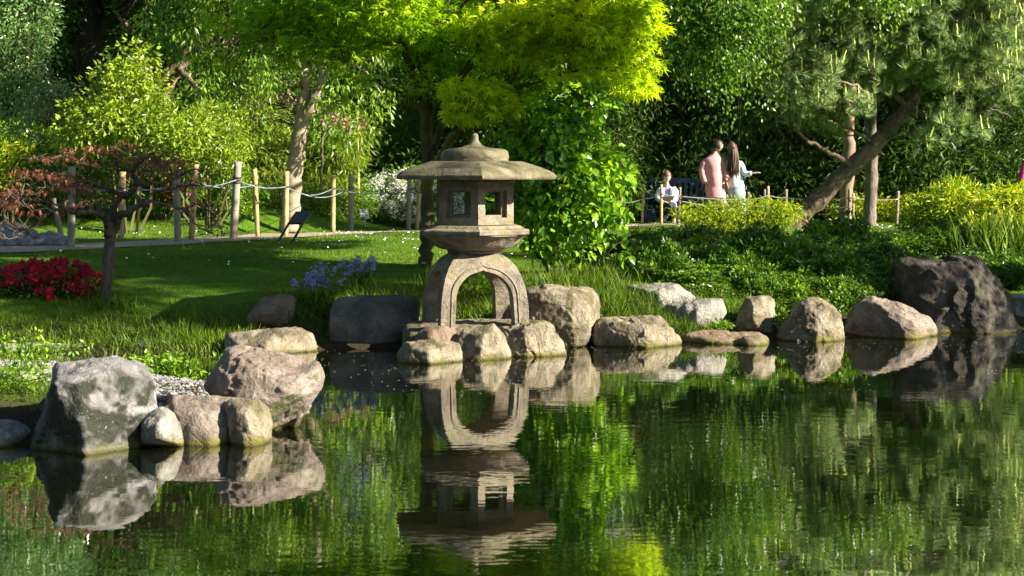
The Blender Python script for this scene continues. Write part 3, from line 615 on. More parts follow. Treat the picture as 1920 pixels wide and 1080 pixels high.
# platform: step, slab, bowl
mb = MB(); loft(mb, [hexring(r_, lz(z_), sub=8) for r_, z_ in [(.30, 432), (.385, 431), (.392, 427), (.375, 422), (.20, 419.5)]], wob=.003); mb.build('sill_step', M_LAN, lan)
mb = MB(); loft(mb, [hexring(r_, lz(z_), sub=10) for r_, z_ in [(.30, 439), (.435, 439), (.448, 437.5), (.450, 431), (.440, 428.5), (.39, 427)]], wob=.004); mb.build('platform', M_LAN, lan)
bp = catmull([(.10, lz(468.5), 0), (.20, lz(468), 0), (.262, lz(465), 0), (.31, lz(458), 0), (.345, lz(449), 0), (.375, lz(443), 0), (.385, lz(438.8), 0), (.2, lz(438.6), 0)], 4)
mb = MB(); loft(mb, [circ(a, b, 60) for a, b, _ in bp], wob=.005); mb.build('bowl', M_LAN, lan, True)
mb = MB(); loft(mb, [circ(.20, lz(474), 30), circ(.21, lz(467), 30)]); mb.build('joint', M_LAN, lan, True)
# arched stand (boolean of a domed square and two ogee tunnels)
zf = lz(618); zT = lz(471); HS = zT - zf
def whalf(z):
    h = (z - zf) / HS
    return float(np.interp(h, [0, .35, .55, .70, .82, .91, .97, 1.0], [.335, .328, .312, .288, .255, .215, .165, .11]))
ROT = R(15)
def sqring(wd, z, n=64):
    a = np.linspace(0, 2 * np.pi, n, endpoint=False); e = .16; c_, s_ = np.cos(a), np.sin(a)
    x = np.sign(c_) * np.abs(c_) ** e * wd; y = np.sign(s_) * np.abs(s_) ** e * wd
    k_ = np.maximum(np.abs(x), np.abs(y)) / wd
    return np.stack([x / k_, y / k_, a * 0 + z], 1) * np.array([1, 1, 1])
mb = MB(); rs = [sqring(whalf(zf + HS * h_), zf + HS * h_) for h_ in np.concatenate([np.linspace(0, .6, 10), np.linspace(.65, 1, 18)])]
LX_, LD_ = LX, LD; LX = LD = 0.0
loft(mb, rs); LX, LD = LX_, LD_
outer = mb.build('arched_stand', M_LAN, None, True)
def arch(off=0.0):
    w0 = .218 + off; pts = [(-w0 - .012, -.05), (-w0, .20), (-w0 * .97, .28), (-w0 * .86, .345), (-w0 * .66, .398), (-w0 * .42, .432), (-w0 * .18, .447), (-.012, .456), ]
    pts = catmull([(a, b + (off if b > .1 else 0), 0) for a, b in pts], 4)[:, :2]
    pts = np.vstack([pts, [(0, .462 + off)], pts[::-1] * [-1, 1]]); return pts
def prism(rot):
    a = arch(); n = len(a); mb = MB(); V = []
    for y_ in (-.6, .6): V += [[x_ * math.cos(rot) - y_ * math.sin(rot), x_ * math.sin(rot) + y_ * math.cos(rot), zf + z_] for x_, z_ in a]
    bmx = bmesh.new(); vs = [bmx.verts.new(v) for v in V]; bmx.faces.new(vs[:n][::-1]); bmx.faces.new(vs[n:])
    for i in range(n): bmx.faces.new([vs[i], vs[(i + 1) % n], vs[n + (i + 1) % n], vs[n + i]])
    bmesh.ops.recalc_face_normals(bmx, faces=bmx.faces); me = bpy.data.meshes.new('cut'); bmx.to_mesh(me); bmx.free(); o_ = bpy.data.objects.new('cut', me); COL.objects.link(o_); return o_
cuts = [prism(0), prism(np.pi / 2)]
for c_ in cuts: md = outer.modifiers.new('b', 'BOOLEAN'); md.operation = 'DIFFERENCE'; md.solver = 'EXACT'; md.object = c_
dg = bpy.context.evaluated_depsgraph_get(); me2 = bpy.data.meshes.new_from_object(outer.evaluated_get(dg)); outer.modifiers.clear(); outer.data = me2; me2.materials.clear(); me2.materials.append(M_LAN)
for c_ in cuts: bpy.data.objects.remove(c_)
bmx = bmesh.new(); bmx.from_mesh(me2)
for f_ in bmx.faces: f_.smooth = True
for e_ in bmx.edges:
    if len(e_.link_faces) == 2 and e_.calc_face_angle(0) > R(32): e_.smooth = False
bmx.to_mesh(me2); bmx.free()
outer.parent = lan; outer.matrix_parent_inverse = Matrix.Translation(lan.location).inverted(); outer.location = (LX, LD, 0); outer.rotation_euler = (0, 0, ROT)
a = arch(.032)
for k in range(4):
    mb = MB(); ang = ROT + k * np.pi / 2; pts = []
    for x_, z_ in a:
        zz = zf + max(z_, 0.0); y_ = -whalf(zz) - .0005; pts.append([LX + x_ * math.cos(ang) - y_ * math.sin(ang), LD + x_ * math.sin(ang) + y_ * math.cos(ang), zz])
    tube(mb, pts, .0075, 6); mb.build('arch_moulding', M_LAN, lan, True)

# ------------------------------------------------------------------ fence posts and ropes
M_BAM = barkmat('bamboo_cane', (.42, .30, .13), (.58, .45, .24), 10, .15, .1)
M_POST = barkmat('weathered_post', (.24, .21, .16), (.42, .38, .31), 26, .12, .3)
M_LASH = plain('dark_lashing', (.03, .028, .025), .8)
M_ROPE = plain('pale_rope', (.33, .31, .28), .8, .2, 200)
M_ROPED = plain('blue_grey_rope', (.17, .20, .25), .9, .3, 200)
POSTS = [  # px base, py base, px top, py top, r(m), kind, label
 (133,467,135,312,.034,'w','grey post behind the red maple, second from the left'),(119,457,100,372,.026,'w','short dark post leaning left behind the red maple crown'),(226,452,230,322,.034,'b','bamboo post seen just behind the fork of the red maple'),(333,455,331,316,.034,'w','grey post crossed by the right limbs of the red maple'),(358,451,368,308,.030,'b','bright bamboo post leaning right beside the grey one'),
 (437,447,446,303,.040,'w','thick grey post with black lashings and ropes'),(484,443,477,317,.027,'b','slim bamboo post leaning left between lashed post and pale tree trunk'),(535,444,537,321,.030,'b','bamboo post standing just before the pale tree trunk'),
 (624,427,625,328,.034,'b','bamboo post left of the path behind the reading stand'),(658,432,658,327,.040,'w','pale grey post right beside the path and small sign'),(766,426,768,330,.034,'w','upright pale post in front of the white flowering bush'),(781,425,788,338,.030,'b','bamboo post leaning right by the lantern roof'),
 (1164,424,1166,366,.030,'b','short post seen through the camellia leaves'),(1204,421,1206,357,.030,'b','bamboo post with knotty top left of the seated woman'),(1240,421,1240,346,.034,'b','tall post crossing in front of the seated woman'),(1272,423,1275,351,.036,'w','grey post at the right side of the seated woman'),
 (1402,426,1403,360,.034,'w','stubby post right of the couple'),(1433,425,1434,355,.026,'w','thin post hidden behind a taller cane'),(1440,425,1440,349,.034,'b','cane post beyond the feathery yellow shrub'),(1474,426,1474,355,.036,'w','post at the foot of the leaning pine'),
 (1592,427,1593,354,.036,'w','whitish post between the leaning pine and the upright trunk'),(1600,428,1600,362,.024,'b','shorter cane touching the whitish post'),(1681,428,1684,358,.036,'w','post right of the upright pine trunk before the yellow shrubs')]
def ground_depth(py):
    d = 13.5
    while d < 40:
        if HY + F * (CAMZ - float(Hh(0.0, d))) / d <= py: return d
        d += .05
    return 30.
PT = []
for (bx, by, tx, ty, r_, kd, lb) in POSTS:
    D = 27.6 if bx > 1550 else 30.3 if bx > 1100 else 24.0 if bx == 624 else 25.4 if bx > 700 else ground_depth(by); r_ = r_ * (.62 if bx > 1100 else .92 if bx < 600 else .85) * 1.25
    b_ = P(bx, by, D); b_[2] = float(Hh(b_[0], D)) - .03; t_ = P(tx, ty, D); root = thing('fence_post', b_, lb, 'post', 'posts of the rope fence')
    mb = MB(); pts = b_ + (t_ - b_) * np.linspace(0, 1, 14)[:, None]; rad = np.full(14, r_)
    if kd == 'b':
        pts = b_ + (t_ - b_) * np.array([0, .10, .12, .14, .33, .35, .37, .58, .60, .62, .80, .82, .84, .9, 1.0])[:, None]; rad = np.array([1, 1, 1.14, 1, 1, 1.14, 1, 1, 1.13, 1, 1, 1.12, 1, 1, .98]) * r_
    tube(mb, pts, rad, 12, .03, .5); mb.build('shaft', M_BAM if kd == 'b' else M_POST, root, True)
    ls = (.74, .77, .80) if r_ > .04 and bx < 600 else (.77,)
    for q_ in ls:
        mb = MB(); c_ = b_ + (t_ - b_) * q_; d_ = nrm(t_ - b_) * .011; tube(mb, [c_ - d_, c_ + d_], r_ * 1.13, 12); mb.build('lashing', M_LASH, root, True)
    PT.append((bx, D, b_ + (t_ - b_) * .77))
def rope(i, j, lb, sag=.05, dz=0):
    a_, b_ = PT[i][2] + [0, -.05, dz], PT[j][2] + [0, -.05, dz]; t_ = np.linspace(0, 1, 14)[:, None]; p_ = a_ * (1 - t_) + b_ * t_; p_[:, 2] -= np.sin(t_[:, 0] * np.pi) * sag
    mb = MB(); tube(mb, p_, (.009 if PT[i][0] > 1100 else .006) * (1 + .25 * np.sin(np.arange(14) * 2.1)), 6); o_ = mb.build('rope_span', M_ROPE if PT[i][0] > 1100 else M_ROPED, None, True); tag(o_, lb, 'rope', 'ropes strung between the fence posts')
rope(0, 3, 'rope running behind the red maple trunk between grey posts', .06); rope(3, 5, 'rope from the crossed grey post to the lashed post', .05)
rope(2, 4, 'rope between the two bamboo posts behind the red maple', .05); rope(4, 6, 'rope from bright bamboo to slim bamboo', .05)
rope(5, 7, 'rope leaving the lashed post towards the pale trunk', .05); rope(6, 7, 'short rope between slim bamboo and the post by the pale trunk', .03)
rope(7, 9, 'sagging rope across the black reading stand gap', .14); rope(7, 8, 'upper slack rope behind the thin stake', .10)
rope(9, 11, 'upper rope before the grey roof and white bush', .04); rope(8, 10, 'lower rope before the white flowering bush', .08)
rope(10, 12, 'rope passing behind the lantern fire box', .08); rope(12, 13, 'rope end by the knotty post', .03); rope(13, 14, 'rope from knotty post to the seated woman', .02); rope(14, 15, 'rope crossing the lap of the seated woman', .01)
rope(15, 16, 'taut rope crossing the legs of the couple', .02); rope(15, 16, 'second lower rope behind the couple rope', .06, -.09); rope(16, 18, 'upper rope right of the couple', .02); rope(16, 18, 'lower rope right of the couple', .02, -.14); rope(18, 19, 'rope short of the leaning pine base', .02)
rope(19, 20, 'upper rope passing behind the leaning pine', .05); rope(19, 21, 'lower rope passing behind the leaning pine', .06, -.1); rope(20, 22, 'rope behind the upright pine trunk', .03)

# ------------------------------------------------------------------ signs
M_BLK = plain('black_metal', (.012, .014, .016), .4, .2, 30, 0, .5); M_SIGN = plain('grey_sign', (.20, .24, .32), .5, .1, 30)
D = ground_depth(458); root = thing('reading_stand', P(532, 458, D), 'black slanted reading stand on two leaning legs on the lawn', 'sign stand')
def quadbox(mb, c4, th):
    c4 = np.array(c4); n_ = nrm(np.cross(c4[1] - c4[0], c4[2] - c4[1])) * th; v = np.vstack([c4, c4 + n_]); mb.add(v, [[0,1,2],[0,2,3],[4,6,5],[4,7,6],[0,5,1],[0,4,5],[1,6,2],[1,5,6],[2,7,3],[2,6,7],[3,4,0],[3,7,4]], .5)
mb = MB(); quadbox(mb, [P(538, 421.5, D - .05), P(566, 421, D + .05), P(588, 397.5, D + .30), P(553, 399.5, D + .20)], .025); mb.build('panel', M_BLK, root)
for a_, b_ in (((518, 459.5, D - .1), (542, 418, D + .02)), ((546, 458.5, D), (569, 416, D + .12))):
    mb = MB(); tube(mb, [P(*a_), P(*b_)], .016, 6); mb.build('leg', M_BLK, root)
D = 26.2; root = thing('lawn_sign', P(683, 421, D), 'small grey notice on a stake before the white bush', 'sign')
mb = MB(); quadbox(mb, [P(677, 411, D - .02), P(692, 410.5, D), P(689, 392.5, D + .06), P(673, 392, D + .05)], .012); pn = mb.build('panel', M_SIGN, root)
mb = MB(); tube(mb, [P(683, 424, D + .02), P(682, 404, D + .06)], .018, 6); mb.build('stake', M_SIGN, root)
M_WHITE = plain('white_paint', (.8, .8, .8), .6, .03)
for k, tx in enumerate(('Please', 'keep off', 'the grass')):
    cu = bpy.data.curves.new('lettering', 'FONT'); cu.body = tx; cu.size = .048; cu.align_x = 'CENTER'; cu.extrude = .001; o_ = bpy.data.objects.new('lettering', cu); COL.objects.link(o_)
    me = bpy.data.meshes.new_from_object(o_.evaluated_get(bpy.context.evaluated_depsgraph_get())); bpy.data.objects.remove(o_); me.materials.append(M_WHITE); o_ = link('lettering', me, root)
    c_ = P(682.6 - k * -.9, 397.5 + k * 4.9, D - .05); o_.location = c_; o_.rotation_euler = (R(75), R(2), 0); o_['kind'] = 'thing'

# ------------------------------------------------------------------ bench
M_BENCH = plain('blue_grey_wood', (.006, .013, .032), .8, .3, 12, 0, .08)
BD = 32.3; bx0, bx1 = P(1217, 0, BD)[0], P(1402, 0, BD)[0]; gz = float(Hh(3.5, BD))
bench = thing('bench', ((bx0 + bx1) / 2, BD, gz), 'dark blue wooden bench with slatted back behind the rope fence', 'bench')
def bx(name, c, h, m_, par): mb = MB(); box(mb, c, h); return mb.build(name, m_, par)
cx_ = (bx0 + bx1) / 2; hw = (bx1 - bx0) / 2; tilt = lambda z: .10 * (z - .45)
bx('top_rail', (cx_, BD + .30, gz + .86), (hw, .018, .045), M_BENCH, bench); bx('lower_rail', (cx_, BD + .24, gz + .50), (hw - .02, .018, .03), M_BENCH, bench)
for k in range(17): bx('back_slat', (bx0 + .08 + k * (2 * hw - .16) / 16, BD + .262, gz + .67), (.026, .010, .145), M_BENCH, bench)
for k in range(5): bx('seat_slat', (cx_, BD - .22 + k * .10, gz + .43), (hw, .043, .014), M_BENCH, bench)
for s_ in (bx0 + .03, cx_, bx1 - .03):
    bx('leg', (s_, BD - .25, gz + .20), (.03, .03, .22), M_BENCH, bench); bx('leg', (s_, BD + .255, gz + .20), (.03, .026, .22), M_BENCH, bench)
for s_ in (bx0 + .03, bx1 - .03): bx('armrest', (s_, BD - .02, gz + .66), (.035, .26, .018), M_BENCH, bench); bx('back_post', (s_, BD + .285, gz + .66), (.03, .0145, .23), M_BENCH, bench); bx('arm_post', (s_, BD - .25, gz + .532), (.029, .029, .11), M_BENCH, bench)

# ------------------------------------------------------------------ small buildings glimpsed through the trees
M_TILE = plain('grey_roofing', (.20, .19, .19), .9, .3, 25, bs=.5); M_BRK = plain('brick_wall', (.22, .10, .07), .9, .3, 18); M_DK = plain('dark_opening', (.02, .02, .022), .6)
D = 36.0; root = thing('garden_hut', (P(660, 0, D)[0], D + 1.5, .3), 'low garden hut with a grey hipped roof glimpsed beyond the posts', 'hut')
def hip(mb, x0, x1, xa, xb, zb_, zt_, y0, y1): 
    ym = (y0 + y1) / 2; mb.add([[x0,y0,zb_],[x1,y0,zb_],[x1,y1,zb_],[x0,y1,zb_],[xa,ym,zt_],[xb,ym,zt_]], [[0,1,5],[0,5,4],[1,2,5],[2,3,4],[2,4,5],[3,0,4],[0,3,1],[1,3,2]], .5)
x0, x1 = P(600, 0, D)[0], P(712, 0, D)[0]; mb = MB(); hip(mb, x0, x1, x0 + .45, x1 - .45, P(0, 346, D)[2], P(0, 306, D)[2], D, D + 3); mb.build('roof', M_TILE, root)
bx('wall', ((x0 + x1) / 2, D + 1.5, (P(0, 346, D)[2] + .2) / 2), ((x1 - x0) / 2 - .15, 1.3, (P(0, 346, D)[2] - .2) / 2), M_BRK, root)
bx('door', ((x0 + x1) / 2 + .2, D + .19, .6), (.3, .02, .5), M_DK, root)
D = 22.5; c_ = P(246, 0, D); root = thing('small_stone_lantern', (c_[0], D, .45), 'small grey stone lantern half hidden behind the red maple', 'stone lantern')
LX, LD = c_[0], D
mb = MB(); loft(mb, [hexring(r_, P(0, z_, D)[2]) for r_, z_ in [(.10, 334), (.20, 334), (.20, 331), (.12, 323), (.03, 318)]]); mb.build('roof', M_COBB, root)
mb = MB(); loft(mb, [hexring(r_, P(0, z_, D)[2]) for r_, z_ in [(.12, 352), (.12, 349), (.085, 348), (.085, 334)]]); mb.build('fire_box', M_COBB, root)
mb = MB(); loft(mb, [circ(r_, z_, 16) for r_, z_ in [(.12, .42), (.10, .5), (.07, .6), (.07, P(0, 352, D)[2])]]); mb.build('pillar', M_COBB, root, True)
# ------------------------------------------------------------------ plant materials
L_MAPLE = leafmat('maple_leaf', (.17, .34, .006), (.42, .58, .012), .58, .5, 1.3, .25, .8)
L_GOLD  = leafmat('golden_maple_leaf', (.42, .60, .006), (.74, .80, .015), .5, .5, 1.2, .25, .8)  # yellower young leaves; part of the brightness is sunlight put into the colour
L_RED   = leafmat('red_maple_leaf', (.18, .06, .04), (.42, .17, .11), .45, .5, 1.2, .25, 1.5)
L_CAM   = leafmat('camellia_leaf', (.08, .22, .010), (.29, .48, .018), .36, .28, 1.4, .55, 1.2)
L_YG    = leafmat('yellow_green_leaf', (.14, .23, .011), (.36, .45, .028), .30, .35, 1.2, .5, 1.2)
L_YEL   = leafmat('yellow_leaf', (.20, .32, .010), (.60, .62, .02), .35, .45, 1.2, .35, .8)
L_MID   = leafmat('mid_green_leaf', (.09, .20, .012), (.27, .41, .026), .35, .42, 1.3, .4)
L_BIRCH = leafmat('birch_leaf', (.065, .16, .012), (.24, .38, .035), .42, .35, 1.3, .5)
L_DARK  = leafmat('dark_evergreen_leaf', (.035, .09, .012), (.14, .24, .025), .30, .45, 1.2, .35)
L_GLOSS = leafmat('glossy_grey_leaf', (.07, .16, .04), (.26, .40, .13), .25, .25, 1.2, .6)
L_PINE  = leafmat('pine_needle', (.18, .29, .11), (.40, .52, .22), .30, .45, 1.2, .4, 1.0)
L_CANDLE= leafmat('pine_candle', (.40, .48, .12), (.60, .64, .22), .2, .6, 1.1, .2)
L_BAMB  = leafmat('bamboo_leaf', (.14, .22, .014), (.34, .42, .04), .35, .4, 1.2, .4)
L_AZ    = leafmat('azalea_leaf', (.04, .115, .010), (.17, .29, .018), .30, .38, 1.3, .45, 2.0)
M_WHITEF= leafmat('white_blossom', (.60, .62, .56), (.82, .82, .78), .2, .7, .9, .2)
M_PINKF = leafmat('pink_blossom', (.55, .20, .32), (.75, .42, .52), .3, .7, 1.0, .2)
M_MAG   = leafmat('magenta_blossom', (.40, .03, .16), (.62, .10, .30), .3, .7, 1.0, .2)
M_REDF  = leafmat('red_azalea_petal', (.26, .003, .010), (.52, .008, .025), .35, .5, 1.1, .3, 3)
M_BLUEF = leafmat('bluebell_petal', (.34, .34, .74), (.60, .60, .92), .35, .6, 1.0, .2)
B_MAPLE = barkmat('maple_bark', (.05, .042, .022), (.15, .125, .06), 10, .3, .5, (.14, .12, .02))
B_DARK  = barkmat('dark_bark', (.022, .017, .013), (.07, .052, .04), 9, .15, .9)
B_TAN   = barkmat('cherry_bark', (.30, .24, .17), (.46, .39, .30), 9, 1, .4, None, True)
B_PINE  = barkmat('pine_bark', (.07, .048, .032), (.30, .22, .155), 13, .45, 1.0)
B_PALE  = barkmat('pale_bark', (.09, .075, .06), (.36, .31, .26), 16, .35, 1.0)
B_BIRCH = barkmat('birch_bark', (.05, .045, .04), (.36, .34, .31), 6, .8, .5)
B_RED   = barkmat('red_maple_bark', (.045, .035, .028), (.22, .18, .14), 16, .4, .7)
B_TWIG  = barkmat('green_twig', (.06, .055, .02), (.15, .14, .05), 16, .4, .3)

def tree(name, label, cat, base, bark, group=None, limbs=(), n=10, rough=.12, jit=.02):
    root = thing(name, base, label, cat, group); nodes = []; mb = MB()
    for k, l in enumerate(limbs): limb(mb, l, nodes if True else None, n if k == 0 else max(6, n - 3), 6, jit, rough)
    return root, nodes, mb

# ---- central maple
mz = P(797, 505, 15.0)
root, nodes, mb = tree('maple_tree', 'spreading maple with golden green leaves and a mossy trunk behind the lantern', 'tree', mz, B_MAPLE, limbs=[
 [(796,520,15,0.0760),(799,480,15,0.0664),(800,400,15,0.0624),(803,330,15,0.0624),(802,280,15,0.0600),(800,230,15,0.0560),(795,180,15,0.0496),(792,120,15.1,0.0400),(785,60,15.2,0.0320),(780,-20,15.3,0.0240),(790,-120,15.3,0.0120)],
 [(803,300,15,0.0360),(815,270,14.9,0.0360),(832,225,14.9,0.0320),(850,170,14.9,0.0280),(880,120,14.8,0.0240),(912,70,14.8,0.0208),(930,20,14.8,0.0160),(960,-60,14.8,0.0096)],
 [(806,330,15,0.0320),(828,290,14.7,0.0360),(842,262,14.6,0.0360),(860,244,14.5,0.0320),(885,240,14.4,0.0208),(905,228,14.3,0.0112)],
 [(800,230,15,0.0360),(812,190,15.1,0.0336),(822,140,15.2,0.0288),(830,70,15.3,0.0224),(840,0,15.4,0.0160),(850,-80,15.4,0.0080)],
 [(797,200,15,0.0400),(775,140,15,0.0360),(755,90,15,0.0320),(735,40,15,0.0240),(715,-10,15,0.0176),(690,-80,15,0.0096)],
 [(775,130,15,0.0240),(745,80,14.9,0.0224),(725,60,14.9,0.0192),(708,22,14.8,0.0144),(700,-30,14.8,0.0080)],
 [(795,180,15,0.0240),(770,185,14.9,0.0192),(740,170,14.8,0.0144),(700,150,14.7,0.0096),(650,120,14.6,0.0064)],
 [(850,170,14.9,0.0200),(900,100,14.6,0.0176),(945,40,14.5,0.0144),(1000,0,14.4,0.0096)],
 [(905,200,14.7,0.0128),(950,160,14.6,0.0160),(978,118,14.5,0.0160),(985,90,14.5,0.0144),(1010,40,14.4,0.0096),(1060,10,14.3,0.0064)],
 [(860,160,14.9,0.0160),(950,165,14.7,0.0128),(1020,150,14.5,0.0096),(1100,130,14.4,0.0064),(1180,130,14.3,0.0040)],
 [(792,120,15.1,0.0240),(860,20,15,0.0176),(950,-40,14.9,0.0120),(1080,-60,14.8,0.0080)],[(755,90,15,0.0160),(690,70,15,0.0128),(610,60,15,0.0096),(520,70,15,0.0048)]])
upn = []
for l_ in [[(-.86,15.2,2.9,.04),(-.6,14.4,3.2,.035),(.2,13.4,3.3,.03),(1.2,12.8,3.4,.024),(2.2,12.6,3.5,.018),(3.2,12.4,3.7,.01)],[(-.6,14.4,3.2,.03),(-.9,13.4,3.25,.02),(-1.2,12.6,3.3,.01)],[(-.3,13.6,3.25,.02),(0,12.6,3.15,.016),(.8,11.9,3.2,.012),(1.9,11.6,3.7,.007)],[(.2,13.4,3.3,.02),(1.4,13.3,3.5,.016),(2.6,13.4,3.6,.01)],[(-.85,15.1,3.1,.04),(0,15.7,3.3,.035),(1.0,16.2,3.5,.028),(2.2,16.2,3.8,.02),(3.6,15.7,4.1,.01)],[(1.0,16.2,3.5,.02),(1.9,15.3,3.7,.014),(2.8,14.9,3.9,.008)],[(-.85,15.1,3.1,.03),(-1.2,15.9,3.4,.02),(-1.4,16.8,3.5,.01)],[(-.86,15.2,3.0,.02),(-1.5,14.8,3.3,.015),(-1.9,14.3,3.4,.008)]]: limbm(mb, l_, upn)  # unseen limbs added to carry the shading crown above the frame
mb.build('trunk', B_MAPLE, root, True)
bg_ = [(760,40,130,60,15,.8),(660,50,100,60,15,.7),(600,95,80,50,15,.5),(500,50,90,50,15.2,.5),(450,100,50,40,15.2,.4),(560,20,120,50,15.4,.6),(690,130,70,40,14.9,.4),(760,150,60,30,14.7,.4),(840,60,120,70,15.2,.7),(940,90,80,60,15.2,.6),(970,170,90,30,15.2,.5),(1020,120,80,40,15.3,.6),(800,-60,220,40,15.2,1.0),(680,-90,160,60,15.2,1.0)]
C = ell(bg_, 310, .5); twm = MB(); connect(twm, C, nodes, .008, .003, .06, .15)
L = MB(); cloud(L, C, 36, .30, T_palm5(), .074, .085, .34, .45, .5, .75)
bup = [(.6,11.9,3.1,.8,.5,.25),(1.9,11.6,3.75,.8,.6,.3),(-.4,12.1,3.0,.7,.5,.2),(1.0,11.2,3.5,.6,.4,.2),(-.6,12.9,3.3,1.0,.7,.3),(.6,12.7,3.4,1.0,.7,.35),(1.8,12.5,3.5,1.0,.8,.35),(2.8,12.4,3.7,.8,.9,.35),(2.4,13.2,3.6,.9,.35,.3),(-1.4,14.6,3.4,.8,.9,.3),(1.0,16.3,3.6,1.2,1.2,.4),(2.6,16.2,3.9,1.2,1.2,.4),(3.6,15.6,4.1,.8,1.0,.4),(-.8,16.4,3.5,1.2,1.0,.4),(2.6,14.9,3.9,.9,.5,.3)]  # unseen upper crown, added and shaped to shade the lawn
ub = np.array(bup); kk = rng.choice(len(ub), 860, p=(ub[:,3]*ub[:,4])/(ub[:,3]*ub[:,4]).sum()); Cu = ub[kk, :3] + rdir(860) * rng.random((860, 1)) ** .4 * ub[kk, 3:]; um = Cu[:, 1] > 12.35 - .345 * (Cu[:, 0] + .28) + .75; um |= Cu[:, 2] > 2.3 + .56 * (Cu[:, 0] + .28); Cu = Cu[um]  # gap left in the added crown so the sun reaches the lantern
connect(twm, Cu, upn, .009, .003, .05, .12); cloud(L, Cu, 34, .34, T_palm5(), .088, .10, .34, .45, .5, .75)
bgold = [(1120,60,110,60,14.4,.6),(1010,50,110,50,14.4,.6),(1170,140,65,38,14.3,.35),(1090,110,90,40,14.3,.4),(1220,135,35,14,14.3,.2),(1180,175,40,20,14.3,.2),(1120,20,90,40,14.4,.5),(1060,-40,120,40,14.5,.6)]
blow = [(905,190,50,24,14.2,.25),(890,165,40,16,14.2,.25),(930,205,25,18,14.2,.2),(880,215,25,12,14.2,.2),(915,48,60,18,14.3,.3),(960,95,50,20,14.3,.3)]
C2 = ell(bgold, 175, .5); C3 = ell(blow, 60, .4); C2 = np.vstack([C2, C3]); connect(twm, C2, nodes, .008, .003, .06, .15); twm.build('twigs', B_MAPLE, root)
L.build('crown', L_MAPLE, root)
L = MB(); cloud(L, C2, 34, .26, T_palm5(), .080, .095, .34, .45, .55, .7); o = L.build('outer_sprays', L_GOLD, root); o['label'] = 'golden yellow outer leaf sprays'

# ---- red dissected maple on the left bank
rz_ = P(200, 580, 12.75)
rl = [[(196,586,12.75,.052),(198,560,12.75,.045),(203,500,12.75,.042),(206,450,12.75,.044),(207,420,12.75,.05),(200,402,12.75,.04)],
 [(212,440,12.75,.035),(222,415,12.7,.025),(232,400,12.65,.022),(245,392,12.6,.02),(262,388,12.5,.012)],
 [(203,408,12.75,.035),(215,385,12.7,.03),(228,368,12.7,.026),(245,360,12.65,.024),(256,342,12.6,.022),(250,322,12.6,.018),(262,300,12.6,.012),(290,285,12.5,.007)],
 [(205,410,12.75,.032),(240,398,12.6,.028),(262,384,12.5,.02),(285,378,12.5,.016),(310,384,12.5,.014),(340,392,12.45,.010),(362,385,12.4,.007)],
 [(200,405,12.75,.03),(185,392,12.7,.024),(160,386,12.7,.02),(130,392,12.6,.016),(100,396,12.6,.012),(75,412,12.5,.010),(50,430,12.5,.007),(10,425,12.5,.004)],
 [(196,405,12.75,.028),(170,398,12.5,.02),(140,400,12.4,.015),(110,385,12.4,.010),(70,375,12.4,.006),(20,370,12.3,.004)],
 [(228,368,12.7,.02),(205,355,12.8,.018),(175,345,12.9,.014),(150,340,12.9,.010),(120,350,12.9,.006)],
 [(245,360,12.65,.018),(262,375,12.6,.014),(270,385,12.5,.012),(285,362,12.5,.010),(310,355,12.5,.010),(345,350,12.5,.007),(380,345,12.4,.005)],
 [(256,345,12.6,.015),(285,345,12.7,.012),(320,340,12.8,.010),(355,320,12.8,.006),(390,318,12.8,.004)],
 [(250,322,12.6,.012),(215,310,12.6,.010),(180,315,12.5,.007),(140,300,12.5,.005)],[(250,322,12.6,.010),(270,300,12.5,.008),(300,292,12.4,.006),(345,300,12.4,.004)],
 [(340,390,12.45,.008),(355,405,12.4,.007),(372,425,12.4,.006),(400,440,12.3,.003)],[(362,380,12.4,.007),(385,388,12.3,.006),(400,405,12.3,.005),(415,430,12.3,.003)],[(75,412,12.5,.007),(60,432,12.4,.006),(40,445,12.4,.004),(10,448,12.4,.003)]]
root, nodes, mb = tree('red_maple_tree', 'small gnarled red leaved maple with a flat umbrella crown on the left bank', 'tree', rz_, B_RED, limbs=rl, n=9, rough=.18, jit=.012)
mb.build('trunk', B_RED, root, True)
rb = [(220,290,100,24,12.6,.5),(110,315,80,26,12.6,.5),(60,345,80,25,12.6,.45),(60,385,90,16,12.5,.4),(330,310,55,22,12.5,.4),(350,335,50,16,12.5,.3),(150,340,70,16,12.7,.4),(20,380,50,18,12.5,.4),(180,372,60,10,12.4,.3),(340,380,45,10,12.4,.2),(110,400,60,10,12.4,.2),(290,320,60,14,12.8,.4)]
C = ell(rb, 88, .3); t_ = MB(); connect(t_, C, nodes, .006, .002, .03, .22)
cl = ell([(400,430,40,18,12.3,.2),(20,425,50,20,12.4,.3),(60,440,40,8,12.4,.2),(420,410,40,15,12.3,.2),(380,400,40,20,12.3,.2)], 60, .3); connect(t_, cl, nodes, .005, .0015, .02, .25)
for k in range(1): e_ = C + rng.normal(0, 1, C.shape) * np.array([.16, .16, .03]); twigs(t_, C, e_, .0025, .001, .05, .25)
e_ = cl + rng.normal(0, 1, cl.shape) * np.array([.18, .16, .06]); twigs(t_, cl, e_, .003, .001, .05, .25)
t_.build('twigs', B_RED, root)
L = MB(); cloud(L, C, 15, .13, T_palm5(), .050, .020, .22, .35, .5, .8); L.build('crown', L_RED, root)

